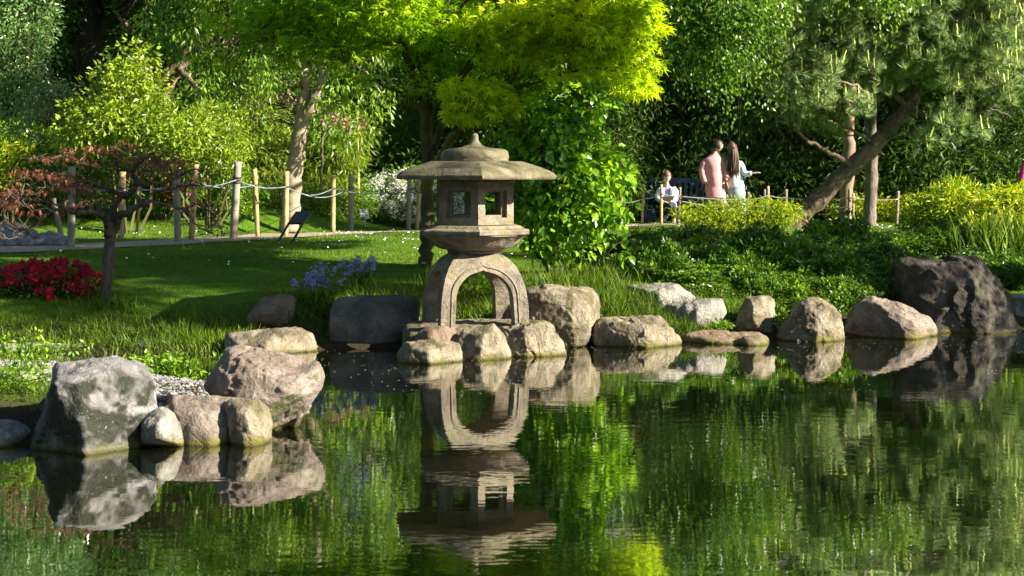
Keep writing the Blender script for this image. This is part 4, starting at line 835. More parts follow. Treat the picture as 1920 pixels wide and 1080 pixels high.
# ---- red azalea
def flowermesh(name, m_, s=.032):
    mb = MB(); v, f = [], []
    for k in range(5):
        a = k * 6.2832 / 5; d = np.array([math.cos(a), math.sin(a)]); q_ = np.array([-d[1], d[0]]); b_ = len(v)
        v += [[0,0,-.2], [*(d*.55+q_*.36), .12], [*(d*.95+q_*.22), .16], [*(d*1.02-q_*.22), .16], [*(d*.55-q_*.36), .12]]; f += [[b_,b_+4,b_+1],[b_+1,b_+4,b_+3],[b_+1,b_+3,b_+2]]
    v += [[0,0,-.1],[.05,0,.6],[-.05,.03,.6]]; f += [[len(v)-3, len(v)-2, len(v)-1]]
    mb.add(np.array(v) * s, f); return mb.mesh(name, m_)
def azalea_flowers(root, me_s, blobs, n, s0=1.0):
    for p_ in blobs_pts(blobs, n):
        o_ = link('flower', me_s[int(rng.integers(len(me_s)))], root); o_.location = p_ ; d = Vector((rng.normal() * .6, -1 + rng.normal() * .3, .7 + rng.normal() * .4)); o_.rotation_euler = d.to_track_quat('Z', 'Y').to_euler(); s = s0 * rng.uniform(.8, 1.25); o_.scale = (s, s, s)
        o_.matrix_parent_inverse = Matrix.Translation(root.location).inverted()
def blobs_pts(blobs, n):
    out = []; 
    while len(out) < n:
        p_ = ell(blobs, 1, 1.0)[0]; b = blobs[0]
        out.append(p_)
    return out
ab = [(60,515,52,26,13.0,.25),(120,510,45,22,13.0,.25),(160,530,40,22,12.95,.2),(25,520,35,20,13.0,.2),(110,545,40,20,12.9,.2),(-30,520,40,25,13.0,.2)]
root = thing('red_azalea', P(90, 565, 13.0), 'low azalea covered in crimson flowers beside the red maple trunk', 'shrub')
L = MB(); C = ell([(80,535,90,30,13.1,.28),(150,545,50,22,13.0,.2)], 260, .6); cloud(L, C, 22, .09, T_oval(), .032, .013, .8, .1, .6, .4); L.build('foliage', L_AZ, root)
fm = [flowermesh('flower', M_REDF, .036) for _ in range(3)]
azalea_flowers(root, fm, ab, 270)
mb = MB(); tips = ell(ab, 40, .3); twigs(mb, np.tile(P(90, 575, 13.1), (40, 1)) + rng.normal(0, .15, (40, 3)) * [1, .4, .1], tips, .007, .003, .05, .1); mb.build('stems', B_TWIG, root)

# ---- bluebells
def bluebell(px, py, D, n, hgt, label, spread=.09):
    c = P(px, py, D); c[2] = float(Hh(c[0], D)); root = thing('bluebell_clump', c, label, 'flowers'); st = MB(); fl = MB(); lv = MB()
    for k in range(n):
        b_ = c + np.array([rng.normal(0, spread * .5), rng.normal(0, spread * .5), 0]); h = hgt * rng.uniform(.6, 1.05); tp = b_ + np.array([rng.normal(0, spread), rng.normal(0, spread * .7), h]); q_ = catmull([b_, (b_ + tp) / 2 + rng.normal(0, .01, 3), tp], 4); tube(st, q_, np.linspace(.0045, .003, len(q_)), 4)
        m_ = 16; u = rng.uniform(.66, 1.0, m_); pos = b_ + (tp - b_) * u[:, None] + rng.normal(0, .014, (m_, 3)) * [1, 1, .4]
        for rep in range(4): place(fl, T_oval(), pos, rdir(m_) * [1, 1, .3] + [0, 0, -.5], rdir(m_), .026, .016, rng.random(m_))
    fl.build('blossoms', M_BLUEF, root)['kind'] = 'stuff'; st.build('stems', B_TWIG if False else M_GRASS, root)
    for k in range(26):
        d = np.array([rng.normal(), rng.normal(), 0]); d = d / (np.linalg.norm(d) + .1); l = rng.uniform(.14, .26); a = [c, c + d * l * .4 + [0, 0, l * .6], c + d * l * .9 + [0, 0, l * .55], c + d * l * 1.25 + [0, 0, l * .15]]; q_ = catmull(a, 3); w_ = np.array([-d[1], d[0], 0]) * .008; k_ = len(q_); ws = np.sin(np.linspace(.3, 3.1, k_))[:, None]; V = np.vstack([q_ + w_ * ws, q_ - w_ * ws]); f = [[i, i + 1, k_ + i + 1] for i in range(k_ - 1)] + [[i, k_ + i + 1, k_ + i] for i in range(k_ - 1)]; lv.add(V, f)
    lv.build('leaves', M_GRASS, root)['kind'] = 'stuff'
bluebell(597, 585, 12.75, 15, .36, 'sunlit clump of pale blue bluebells beside the large dark block')
bluebell(676, 545, 13.3, 11, .30, 'dim violet bluebell clump in shade behind the large dark block', .07)

# ---- camellia right of the lantern
cb = [(1080,210,70,36,14,.4),(1060,260,80,50,14,.5),(1030,320,80,50,14,.5),(1100,330,70,50,14,.5),(1010,380,60,45,13.9,.4),(1080,400,60,40,13.8,.4),(1140,350,40,30,13.9,.3),(1150,300,30,26,14,.25),(1000,280,50,45,14.2,.4),(1010,440,40,26,13.7,.3),(960,240,40,30,14.3,.3),(980,330,40,50,14.3,.3),(940,385,22,22,14.6,.2),(1165,320,22,30,13.8,.25),(1150,400,36,26,13.6,.25),(1120,180,30,18,14,.25)]
base = P(1060, 520, 14); base[2] = float(Hh(base[0], 14))
root, nodes, mb = tree('camellia_bush', 'tall glossy leaved camellia bush right of the lantern', 'shrub', base, B_TWIG, limbs=[
 [(1050,540,14,.03),(1045,480,14,.026),(1030,420,14,.022),(1020,340,14.1,.018),(1010,260,14.1,.01)],[(1060,540,14,.03),(1066,470,14.1,.026),(1075,400,14.1,.02),(1085,320,14,.016),(1085,230,14,.008)],
 [(1050,530,13.9,.02),(1075,490,13.8,.016),(1100,450,13.7,.013),(1125,410,13.7,.010),(1150,385,13.7,.006)],[(1045,530,13.9,.02),(1010,480,13.8,.016),(990,450,13.8,.012),(980,400,13.9,.008)],
 [(1070,535,13.9,.018),(1110,500,13.8,.012),(1140,470,13.7,.008),(1180,440,13.7,.006),(1200,430,13.6,.004)],[(1045,530,13.8,.014),(1062,512,13.6,.010),(1085,495,13.5,.006),(1092,470,13.5,.004)],
 [(1085,300,14,.01),(1120,280,14,.008),(1150,290,14,.005)],[(1055,535,14,.022),(1035,495,13.9,.018),(1038,465,13.8,.014),(1060,440,13.8,.01),(1090,420,13.7,.006)]], n=8, rough=.1)
mb.build('stems', B_TWIG, root, True)
C = ell(cb, 330, .7); t_ = MB(); connect(t_, C, nodes, .006, .003, .05, .15); t_.build('twigs', B_TWIG, root)
L = MB(); cloud(L, C, 15, .15, T_big(), .078, .085, .8, .25, .6, .55); cloud(L, ell([(1100,440,50,30,13.7,.2),(1120,470,60,25,13.7,.2),(1040,470,40,30,13.7,.2),(1000,440,30,25,13.6,.2)], 36, .5), 5, .08, T_big(), .070, .075, .8, .35, .6, .5)
L.build('foliage', L_CAM, root)['kind'] = 'stuff'
lm = []
for s in range(4): b_ = MB(); tv1, tf1 = T_big(); b_.add(tv1 * [.074, .08, .074], tf1, .2 + s * .22); lm.append(b_.mesh('leaf', L_CAM))
Q = ell([(b[0], b[1], b[2], b[3], b[4] - .12, b[5]) for b in cb], 900, 1.0); Q = Q[np.argsort(Q[:, 1])][:290]
for p_ in Q:
    o_ = link('leaf', lm[int(rng.integers(4))], root); o_.location = p_; d = Vector(rdir(1)[0] * .7 + np.array([0, -.1, -.2])); o_.rotation_euler = (rng.normal() * .6, .3 + rng.normal() * .6, rng.random() * 6.28); o_.matrix_parent_inverse = Matrix.Translation(root.location).inverted(); s = rng.uniform(.75, 1.25); o_.scale = (s, s, s)

# ---- cherry
root, nodes, mb = tree('cherry_tree', 'cherry with a pale banded trunk and hanging leaves beside the reading stand', 'tree', P(543, 430, 23), B_TAN, limbs=[
 [(543,436,23,.15),(544,400,23,.135),(550,340,23,.13),(558,280,23,.12),(564,230,23,.11),(569,190,23,.10),(574,140,23,.085),(582,90,23,.07),(592,30,23,.05),(600,-60,23,.03)],
 [(566,235,23,.07),(582,200,22.9,.075),(598,170,22.9,.07),(606,140,22.9,.06),(600,100,22.9,.05),(620,50,22.9,.03),(650,0,22.9,.02)],
 [(574,140,23,.045),(550,110,22.9,.04),(520,95,22.8,.03),(480,60,22.7,.02),(430,30,22.6,.012)],[(582,90,23,.035),(540,40,22.8,.03),(480,0,22.6,.02),(400,-20,22.4,.01)],[(606,140,22.9,.03),(640,120,22.8,.024),(680,130,22.7,.014),(720,180,22.7,.008)]])
mb.build('trunk', B_TAN, root, True)
cb_ = [(400,70,60,50,22.5,.9),(430,130,60,50,22.5,.8),(400,180,45,45,22.4,.6),(460,180,60,50,22.6,.8),(510,130,60,40,22.6,.8),(630,150,50,60,22.8,.7),(690,200,50,40,22.7,.6),(650,240,40,30,22.7,.5),(480,20,120,50,22.6,1),(320,40,40,60,22.5,.7),(560,-70,260,90,23,2),(680,60,80,60,23,1)]
C = ell(cb_, 520, .5); t_ = MB(); connect(t_, C, nodes, .010, .003, .08, .15); hang = C + np.stack([rng.normal(0, .08, len(C)), rng.normal(0, .08, len(C)), -rng.uniform(.1, .5, len(C))], 1); twigs(t_, C, hang, .004, .002, 0, .1); t_.build('twigs', B_DARK, root)
L = MB(); cloud(L, np.vstack([C, hang[::2]]), 22, .26, T_lance(), .10, .036, .8, .6, .5, .5); L.build('crown', L_MID, root)
L = MB(); cloud(L, ell([(528,180,26,12,22.6,.3),(625,215,40,10,22.5,.3),(650,230,50,12,22.5,.3),(430,60,30,20,22.2,.3),(470,150,20,10,22.4,.2)], 42, .2), 6, .09, T_oval(), .04, .04, 1, 0, .5, .5); L.build('blossoms', M_PINKF, root)['kind'] = 'stuff'
root, nodes, mb = tree('sapling', 'thin straight sapling stake between the cherry and the posts', 'tree', P(603, 372, 26), B_PALE, limbs=[[(603,376,26,.024),(603,300,26,.022),(605,250,26,.02),(604,200,26,.012)]], rough=.05); mb.build('trunk', B_PALE, root, True)
L = MB(); C = ell([(604,215,30,30,26,.3)], 24, .3); cloud(L, C, 12, .2, T_lance(), .10, .035, 1, .7, .5, .4); L.build('crown', L_MID, root)

# ---- left background shrubs
def shrub(name, label, cat, blobs, nC, per, rad, tm, Ln, Wd, m_, stem=B_TWIG, group=None, flat=.8, droop=.1, out=.6, up=.5, shell=.7, extra=None, nst=10):
    b = blobs[0]; cxm = np.mean([q[0] for q in blobs]); D = np.mean([q[4] for q in blobs]); c = P(cxm, 0, D); c[2] = float(Hh(c[0], D)); root = thing(name, c, label, cat, group)
    C = ell(blobs, nC, shell); C[:, 2] = np.maximum(C[:, 2], Hh(C[:, 0], C[:, 1]) + .03)
    L = MB(); cloud(L, C, per, rad, tm, Ln, Wd, flat, droop, out, up); L.build('foliage', m_, root)
    mb = MB(); k = rng.choice(len(C), nst); S_ = np.stack([c[0] + (C[k, 0] - c[0]) * .3, C[k, 1] * .3 + D * .7, Hh(c[0] + (C[k, 0] - c[0]) * .3, C[k, 1]) - .02], 1); twigs(mb, S_, C[k], .022, .006, .04, .08)
    kk = rng.choice(len(C), min(len(C), 160)); twigs(mb, C[rng.choice(k, len(kk))] * .35 + C[kk] * .65, C[kk], .006, .003, .03, .1); mb.build('stems', stem, root)
    return root, C
shrub('evergreen_shrub', 'cone shaped shrub with bright yellow green leaves beyond the red maple', 'shrub', [(245,120,40,40,20.5,.3),(240,170,75,50,20.5,.5),(225,230,110,50,20.5,.7),(300,250,90,45,20.5,.6),(180,270,80,35,20.6,.6)], 560, 20, .17, T_oval(), .075, .036, L_YG, droop=.1, out=.7, up=.35)
shrub('evergreen_shrub', 'light feathery green shrub right of the cone shaped shrub', 'shrub', [(400,230,50,30,21.5,.5),(390,265,60,35,21.5,.5),(430,300,40,40,21.5,.4),(340,300,60,30,21.5,.5)], 260, 22, .19, T_lance(), .08, .022, L_YG)
shrub('bay_shrub', 'tall glossy grey green shrub at the top left corner', 'shrub', [(30,30,70,70,24,.8),(20,110,80,70,24,.8),(60,170,50,50,24,.5),(10,210,60,50,24,.6),(40,-70,120,80,24,1.1)], 620, 20, .17, T_oval(), .085, .030, L_GLOSS, out=.7, up=.4)
shrub('weeping_shrub', 'small weeping shrub with pale twigs below the glossy grey green shrub', 'shrub', [(85,195,36,36,23,.4),(100,170,36,20,23,.4)], 70, 14, .12, T_oval(), .06, .024, L_GLOSS, stem=B_PALE, droop=.6)
fh, C = shrub('flowering_hedge', 'bright hedge dotted with white flowers behind the red maple', 'hedge', [(40,280,90,40,21.3,.6),(130,300,90,45,21.3,.6),(220,320,80,35,21.5,.6),(60,330,110,30,21.2,.6),(180,340,100,26,21.3,.6),(150,375,140,26,21.8,.5),(20,370,90,30,21.6,.5),(-60,290,90,60,21.3,.7)], 640, 22, .17, T_oval(), .07, .03, L_MID, out=.6, up=.4)
L = MB(); k = rng.choice(len(C), 200); cloud(L, C[k] + [0, -.2, .05], 7, .07, T_oval(), .035, .035, 1, 0, .5, .5); L.build('blossoms', M_WHITEF, fh)['kind'] = 'stuff'
shrub('golden_shrub', 'golden yellow shrub patch at the left edge of the hedge', 'shrub', [(36,285,26,22,20.4,.2),(5,300,20,25,20.4,.2),(10,335,26,20,20.4,.2)], 60, 18, .12, T_lance(), .07, .024, L_YEL)
pk, C = shrub('rhododendron', 'shrub with magenta flowers behind the crossed grey post', 'shrub', [(320,350,55,30,22,.4),(300,370,40,20,22,.3)], 150, 16, .15, T_oval(), .07, .026, L_MID)
L = MB(); k = rng.choice(len(C), 50); cloud(L, C[k] + [0, -.25, .03], 8, .08, T_oval(), .045, .04, 1, 0, .5, .5); L.build('blossoms', M_MAG, pk)['kind'] = 'stuff'
shrub('leafy_shrub', 'mid green shrub between the magenta flowers and the lashed post', 'shrub', [(400,340,60,45,22.6,.5),(440,360,50,40,22.8,.5),(380,380,60,30,22.8,.4)], 300, 20, .16, T_oval(), .06, .026, L_MID)
# bamboo
bmb, C = shrub('bamboo_grove', 'clump of yellow green bamboo behind the cherry trunk', 'bamboo', [(480,330,60,60,26.5,.5),(510,270,50,60,27,.5),(590,330,60,60,27,.5),(620,280,50,60,27,.5),(480,220,25,40,27,.3),(660,250,30,40,27.5,.4)], 520, 24, .24, T_lance(), .16, .022, L_BAMB, flat=1, droop=.5, out=.5, up=.3)
mb = MB()
for k in range(26): x_ = rng.uniform(440, 680); b_ = P(x_, 400, 27); b_[2] = .35; twigs(mb, b_[None], P(x_ + rng.normal() * 25, rng.uniform(180, 290), 27 + rng.normal() * .3)[None], .016, .006, 0, .04)
mb.build('canes', M_BAM, bmb)['kind'] = 'stuff'
shrub('dark_shrub', 'dark green shrub below the bamboo', 'shrub', [(560,375,90,28,26,.5),(640,380,80,28,26.5,.5),(690,370,40,40,28,.5)], 320, 20, .17, T_oval(), .06, .024, L_MID)
wb, C = shrub('viburnum_bush', 'bush smothered in white flower clusters left of the lantern', 'shrub', [(735,370,48,45,27.5,.6),(780,350,50,35,27.5,.6),(770,390,50,28,27.3,.5),(852,375,36,32,27.2,.4)], 300, 16, .15, T_oval(), .06, .03, L_MID)
L = MB(); Cw = ell([(735,365,48,42,27.2,.5),(780,345,50,32,27.2,.5),(770,390,50,26,27,.4),(852,375,36,32,27,.4)], 360, 1.0); cloud(L, Cw, 26, .085, T_oval(), .030, .030, .7, 0, .5, .6); L.build('blossoms', M_WHITEF, wb)['kind'] = 'stuff'

# ---- shrubs on the right bank
def proto(rad, nC, per, Ln, Wd, m_, tm, name, loc, label, rz, sc, group):
    root = local(name, loc, label, 'shrub', group, rz, sc)
    d = rdir(nC); d[:, 2] = np.abs(d[:, 2]) ** .8; nn = 1 + fbm(d * 2.4 + rad * 7, 3, int(nC)) * .28; C = d * nn[:, None] * rad * np.array([1, 1, .72]) * rng.uniform(.72, 1.0, nC)[:, None]
    L = MB(); cloud(L, C, per, .05, tm, Ln, Wd, .8, -.12, .92, .5, crnd=.8); L.build('foliage', m_, root)
    mb = MB(); k = rng.choice(nC, 60); twigs(mb, np.zeros((60, 3)) + rng.normal(0, .05, (60, 3)) * [1, 1, 0], C[k], .010, .003, .05, .08); mb.build('stems', B_TWIG, root); return root
GZ_ = 'clipped mounds of azalea on the right bank'
spec = [(1215,490,15.6,.52,'leftmost low mound of dark leaves above the grey rock in grass'),(1300,455,16.8,.55,'mound under the feathery yellow shrub'),(1385,470,15.6,.62,'big rounded mound at the middle of the shrub bank'),(1300,535,14.1,.42,'small mound with yellowish leaves behind the creased grey rock'),(1440,500,14.7,.55,'mound above the squared mossy rock'),
 (1500,480,15.8,.62,'wide mound right of the middle, below the leaning pine base'),(1560,530,14.4,.46,'mound above the pointed triangular rock'),(1610,480,15.9,.60,'mound in front of the upright pine trunk'),(1650,525,14.8,.42,'mound touching the left flank of the giant boulder'),(1700,462,17.0,.55,'mound behind the top of the giant boulder'),
 (1780,458,17.2,.6,'flat mound under the yellow shrubs'),(1850,500,15.8,.46,'mound right of the giant boulder top'),(1875,560,14.9,.34,'small dark mound sloping down beside the giant boulder'),(1130,470,15.8,.34,'small mound nearest the camellia stems'),(1380,530,14.2,.34,'small mound tucked behind the rocks at centre right'),(1255,450,17.5,.4,'dim mound by the lawn left of the feathery shrub'),(1230,520,14.4,.36,'low mound behind the grey rock in grass'),(1350,500,14.9,.5,'mound between the yellowish small mound and the big rounded mound'),(1470,550,14.0,.36,'low mound behind the weeds near the squared rock'),(1720,500,15.2,.5,'mound touching the back of the giant boulder'),(1560,462,16.4,.45,'mound in front of the leaning pine foot'),(1330,552,13.75,.26,'little bush just above the creased grey rock'),(1425,548,13.7,.26,'little bush over the chipped flat top rock'),(1500,575,13.5,.24,'little bush left behind the pointed triangular rock'),(1575,565,13.7,.28,'little bush between pointed rock and low pinkish rock'),(1640,545,13.9,.26,'little bush behind the low pinkish rock with moss'),(1700,545,14.3,.3,'little bush at the left foot of the giant boulder'),(1880,530,14.9,.3,'little bush over the bluish grey rock at the edge')]
prs = []
for k, (px, py, D, s, lb) in enumerate(spec):
    c = P(px, py, D); z = float(Hh(c[0], D)); py = py + (-16, 6, -6, 12)[k % 4] - (30 if 14.0 < D < 15 else 12); s *= (1.12, .92, 1.0)[k % 3]; sz = (P(px, py - 26, D)[2] - z) / .38 / (s / .5); loc = (c[0], D, z - .04); sc_ = (s / .5, s / .5 * .9, s / .5 * min(2.4, max(.55, sz)))
    if k < 3: prs.append(proto(.5, 420, 16, .060, .030, L_AZ, T_oval(), 'azalea_mound', loc, lb, k, sc_, GZ_))
    else: copy_tree(prs[k % 3], loc, k * 1.7, sc_, lb, GZ_)
shrub('feathery_shrub', 'feathery yellow green shrub spreading under the couple', 'shrub', [(1330,405,60,22,19.5,.4),(1400,400,80,26,19.5,.5),(1450,400,50,22,19.5,.4),(1300,395,30,12,19.6,.3),(1380,430,100,20,19.4,.5)], 330, 20, .15, T_lance(), .06, .018, L_YEL, flat=.4, droop=.1, out=.6, up=.7, shell=.6)
GY_ = 'yellow leaved shrubs at the right'
shrub('yellow_shrub', 'yellow shrub directly right of the upright pine trunk', 'shrub', [(1655,402,36,30,31.5,.5),(1720,400,40,32,31,.5)], 160, 20, .18, T_lance(), .09, .03, L_YEL, group=GY_)
shrub('yellow_shrub', 'tallest yellow green shrub in the right hand row', 'shrub', [(1790,385,60,36,20.5,.5),(1750,415,50,34,20.5,.4),(1820,425,60,40,20,.4)], 380, 22, .17, T_lance(), .09, .026, L_YEL, group=GY_)
shrub('yellow_shrub', 'yellow shrub running out at the right edge under the woman in white', 'shrub', [(1880,400,60,42,20,.5),(1930,400,50,50,20,.5),(1870,445,60,34,19,.4),(1840,465,60,24,18.5,.4)], 380, 22, .17, T_lance(), .09, .026, L_YEL, group=GY_)
shrub('yellow_shrub', 'distant yellow bush seen between the whitish post and upright trunk', 'shrub', [(1580,405,26,22,31.5,.4),(1610,395,26,24,31.5,.4)], 90, 16, .18, T_lance(), .10, .03, L_YEL, group=GY_)
# irises
ir = thing('iris_clump', P(1895, 500, 16.2), 'tall green iris blades at the right edge', 'plant'); b_ = MB(); n = 420
x = P(1895, 0, 16.2)[0] + rng.normal(0, .26, n); y = 16.2 + rng.normal(0, .25, n); place(b_, T_blade(), np.stack([x, y, Hh(x, y)], 1), np.stack([rng.normal(0, .22, n), rng.normal(0, .22, n), np.ones(n)], 1), rdir(n) * [1, 1, .1], rng.uniform(.3, .6, n), .022, rng.random(n)); b_.build('leaves', M_GRASS, ir)['kind'] = 'stuff'
# low leafy weeds among the rocks and on the islet
def weeds(px, py, D, n, s, label, m_=L_MID, tm=T_oval(), L_=.035, W_=.02):
    c = P(px, py, D); c[2] = float(Hh(c[0], D)); r_ = thing('leafy_weed', c, label, 'plant', 'leafy weeds by the water'); C = c + np.stack([rng.normal(0, s, n), rng.normal(0, s * .7, n), np.abs(rng.normal(0, s * .5, n)) + .02], 1); b_ = MB(); cloud(b_, C, 14, .04, tm, L_, W_, .6, -.1, .7, .6); b_.build('foliage', m_, r_)
    k = min(n, 20); b2_ = MB(); twigs(b2_, np.tile(c, (k, 1)) + rng.normal(0, s * .4, (k, 3)) * [1, 1, 0], C[:k], .003, .0015, .03, .1); b2_.build('stems', M_GRASS, r_)
weeds(1470, 590, 13.0, 40, .10, 'weed between the squared mossy rock and the pointed rock'); weeds(1500, 560, 13.6, 40, .14, 'weed growing behind the pointed triangular rock'); weeds(1345, 620, 12.8, 20, .06, 'tiny weed below the creased grey rock')
weeds(1555, 575, 13.4, 30, .12, 'weed right behind the pointed triangular rock'); weeds(285,705,9.95,50,.11, 'broad weed on the back edge of the islet', tm=T_big(), L_=.04, W_=.04); weeds(345,708,9.9,30,.10, 'lower weed trailing towards the overhanging boulder'); weeds(60,705,10.0,40,.14, 'weed among grass at the left of the islet'); weeds(30, 790, 8.4, 60, .16, 'weed patch beside the low grey rock', L_=.025, W_=.015); weeds(605, 600, 12.7, 30, .1, 'leaves beneath the sunlit bluebells')
weeds(890, 560, 13.2, 40, .14, 'leafy weed seen through the lantern arch', tm=T_big(), L_=.05, W_=.05); weeds(1420, 560, 13.8, 40, .14, 'weed over the squared mossy rock')
# ------------------------------------------------------------------ pine group
pl = [[(1462,448,25,.18),(1497,410,25,.165),(1545,362,25,.145),(1600,312,25,.135),(1650,262,25,.125),(1685,222,25,.115),(1710,190,25,.10),(1722,150,25,.08),(1730,90,25,.06),(1740,20,25,.05),(1760,-80,25,.03),(1770,-180,25,.015)],
 [(1690,215,25,.07),(1720,212,24.8,.06),(1760,215,24.7,.05),(1800,205,24.6,.04),(1835,195,24.5,.03),(1870,170,24.4,.018)],[(1800,205,24.6,.03),(1830,212,24.5,.025),(1850,205,24.4,.018),(1890,215,24.4,.01)],
 [(1700,200,25,.05),(1680,180,24.8,.045),(1660,160,24.7,.04),(1630,140,24.6,.032),(1600,120,24.5,.026),(1575,90,24.4,.018),(1550,60,24.3,.01)],
 [(1600,315,25,.05),(1580,300,24.8,.042),(1555,285,24.7,.036),(1528,270,24.6,.03),(1505,258,24.5,.022),(1490,235,24.5,.012)],[(1640,272,25,.03),(1610,250,24.8,.026),(1580,235,24.7,.02),(1550,210,24.6,.014),(1520,190,24.6,.008)],
 [(1650,262,25,.025),(1700,250,24.7,.018),(1740,230,24.6,.01)],[(1730,90,25,.03),(1790,70,24.8,.026),(1850,60,24.6,.018),(1910,30,24.5,.01)],[(1740,20,25,.026),(1680,-10,24.8,.02),(1600,-20,24.7,.012)],[(1722,150,25,.03),(1760,130,24.9,.026),(1830,125,24.7,.018),(1890,110,24.6,.01)],[(1575,90,24.4,.014),(1530,75,24.3,.012),(1480,50,24.2,.008)],[(1600,120,24.5,.02),(1540,130,24.4,.014),(1480,115,24.3,.008)]]
root, nodes, mb = tree('leaning_pine', 'pine with a thick trunk leaning steeply right and long soft needles', 'tree', P(1478, 428, 25), B_PINE, limbs=pl, n=12, rough=.14)
mb.build('trunk', B_PINE, root, True)
pb = [(1480,80,70,55,24.3,.8),(1520,150,70,50,24.4,.7),(1590,190,70,40,24.5,.6),(1470,170,50,50,24.4,.5),(1560,90,80,60,24.5,.8),(1650,110,70,60,24.7,.8),(1720,90,80,70,24.8,.9),(1800,110,80,60,24.7,.9),(1870,110,60,70,24.5,.8),(1860,175,60,35,24.4,.5),(1790,235,60,26,24.5,.4),(1740,260,40,18,24.5,.3),(1510,220,40,26,25.0,.4),(1500,20,100,50,24.5,1),(1640,10,110,50,24.7,1.1),(1800,20,120,60,24.7,1.1),(1600,-60,120,45,24.8,1.0),(1780,-75,140,50,25,1.2),(1890,-70,90,50,25,1.0),(1880,40,60,60,24.6,.8),(1730,-30,200,35,25,1.2),(1620,150,60,40,24.6,.5),(1570,245,30,12,25.4,.3),(1900,-20,120,40,25,1.0)]
def needles(root, C, nodes, bark, per=9, L_=.20, cand=.35, frac=1.0):
    t_ = MB(); connect(t_, C, nodes, .010, .004, -.03, .12, frac); ax = rdir(len(C)) * [1, 1, .5] + [0, 0, .7]
    L = MB(); n = len(C) * per; rad = .22; pos = np.repeat(C, per, 0) + rdir(n) * rng.random((n, 1)) ** .5 * rad; axis = rdir(n) * [1, 1, .6] + [0, 0, .45]
    tms = [T_needle(26, .95, .020, s) for s in range(4)]; g = rng.integers(0, 4, n)
    for s in range(4):
        k = g == s; place(L, tms[s], pos[k], axis[k], rdir(k.sum()), L_ * rng.uniform(.7, 1.2, k.sum()), L_, rng.random(k.sum()))
    twigs(t_, np.repeat(C, per, 0)[::2], pos[::2], .005, .003, 0, .1); t_.build('twigs', bark, root); L.build('crown', L_PINE, root)
    k = rng.random(n) < cand; c_ = pos[k] + [0, 0, .04]; b_ = MB(); tp = c_ + np.stack([rng.normal(0, .02, k.sum()), rng.normal(0, .02, k.sum()), rng.uniform(.12, .22, k.sum())], 1); twigs(b_, c_, tp, .013, .009, 0, .03); b_.build('candles', L_CANDLE, root)['kind'] = 'stuff'
needles(root, ell(pb, 760, .4), nodes, B_PINE)
root, nodes, mb = tree('upright_pine', 'upright pine trunk with flaky grey bark crossing behind the leaning one', 'tree', P(1633, 428, 26), B_PALE, limbs=[[(1633,436,26,.115),(1632,400,26,.105),(1634,300,26,.10),(1632,200,26,.095),(1636,120,26,.085),(1630,20,24.3,.07),(1625,-60,24.3,.05),(1620,-120,24.3,.02)],[(1632,180,24.3,.03),(1600,160,24,.02),(1560,150,23.8,.01)],[(1630,20,24.3,.03),(1580,-20,24,.02),(1520,-40,23.8,.01)],[(1630,-20,24.3,.03),(1700,-60,24,.02),(1760,-70,24,.01)]], rough=.1)
mb.build('trunk', B_PALE, root, True); needles(root, ell([(1650,-60,120,40,25.6,1.0)], 130, .4), nodes, B_PALE)
root, nodes, mb = tree('pine_pole', 'tan trunk standing left of the upright pine behind the leaning one', 'tree', P(1588, 425, 29), barkmat('tan_bark', (.20, .14, .09), (.36, .27, .19), 9, .4, .5), limbs=[[(1588,432,29,.13),(1586,380,29,.12),(1590,300,29,.12),(1592,240,29,.10),(1596,150,29,.08),(1600,0,29,.06),(1610,-120,29,.03)],[(1592,250,29,.04),(1575,235,28.8,.03),(1550,225,28.6,.015)]], rough=.08)
mb.build('trunk', MATS.get('x') or bpy.data.materials['tan_bark'], root, True); L = MB(); C = ell([(1600,-40,150,100,29,2),(1580,80,80,60,29,1)], 200, .5); cloud(L, C, 30, .4, T_oval(), .10, .05); L.build('crown', L_DARK, root)

# ---- weeping birch hanging over the couple
root, nodes, mb = tree('birch_tree', 'birch with black and white bark behind the camellia and leafy strings hanging over the couple', 'tree', P(1055, 440, 20.5), B_BIRCH, limbs=[
 [(1058,470,20.5,.15),(1052,380,20.5,.14),(1048,280,20.5,.13),(1046,200,20.5,.125),(1048,120,20.5,.115),(1052,40,20.5,.10),(1060,-80,20.5,.08),(1070,-250,20.5,.05)],
 [(1052,-60,20.5,.06),(1150,-110,22.5,.05),(1260,-120,23.3,.04),(1380,-90,23.4,.03),(1500,-50,23.6,.02),(1600,-20,23.6,.01)],[(1050,60,20.5,.05),(1120,20,21.5,.04),(1220,0,22.8,.03),(1320,0,23.2,.02),(1420,20,23.4,.01)],[(1260,-120,23.3,.03),(1320,-60,23.4,.02),(1380,-10,23.6,.012)],[(1062,-100,20.5,.05),(960,-160,20.5,.03),(850,-180,20.5,.015)]])
mb.build('trunk', B_BIRCH, root, True)
tops = ell([(1300,20,90,50,23.3,1.0),(1370,30,80,60,23.4,1.0),(1440,20,50,40,23.6,.7),(1600,-30,100,30,23.6,.5),(1690,-10,70,30,23.6,.5),(1300,-50,140,30,23.4,1.0),(1330,-100,130,40,23.4,.9),(1160,-60,100,40,22.5,.7),(1350,100,60,50,23.3,.5)], 290, .3)
ln = rng.uniform(.15, 1.25, len(tops)) ** 1.3 * np.where(tops[:, 0] > 4.0, .5, 1.0); bot = tops + np.stack([rng.normal(0, .08, len(tops)), rng.normal(0, .08, len(tops)), -ln], 1)
t_ = MB(); connect(t_, tops, nodes, .010, .003, .1, .1); twigs(t_, tops, bot, .004, .0015, 0, .04); t_.build('twigs', B_DARK, root)
u = rng.random((len(tops), 26)); pos = (tops[:, None] * (1 - u[..., None]) + bot[:, None] * u[..., None]).reshape(-1, 3) + rng.normal(0, .07, (len(tops) * 26, 3)); n = len(pos)
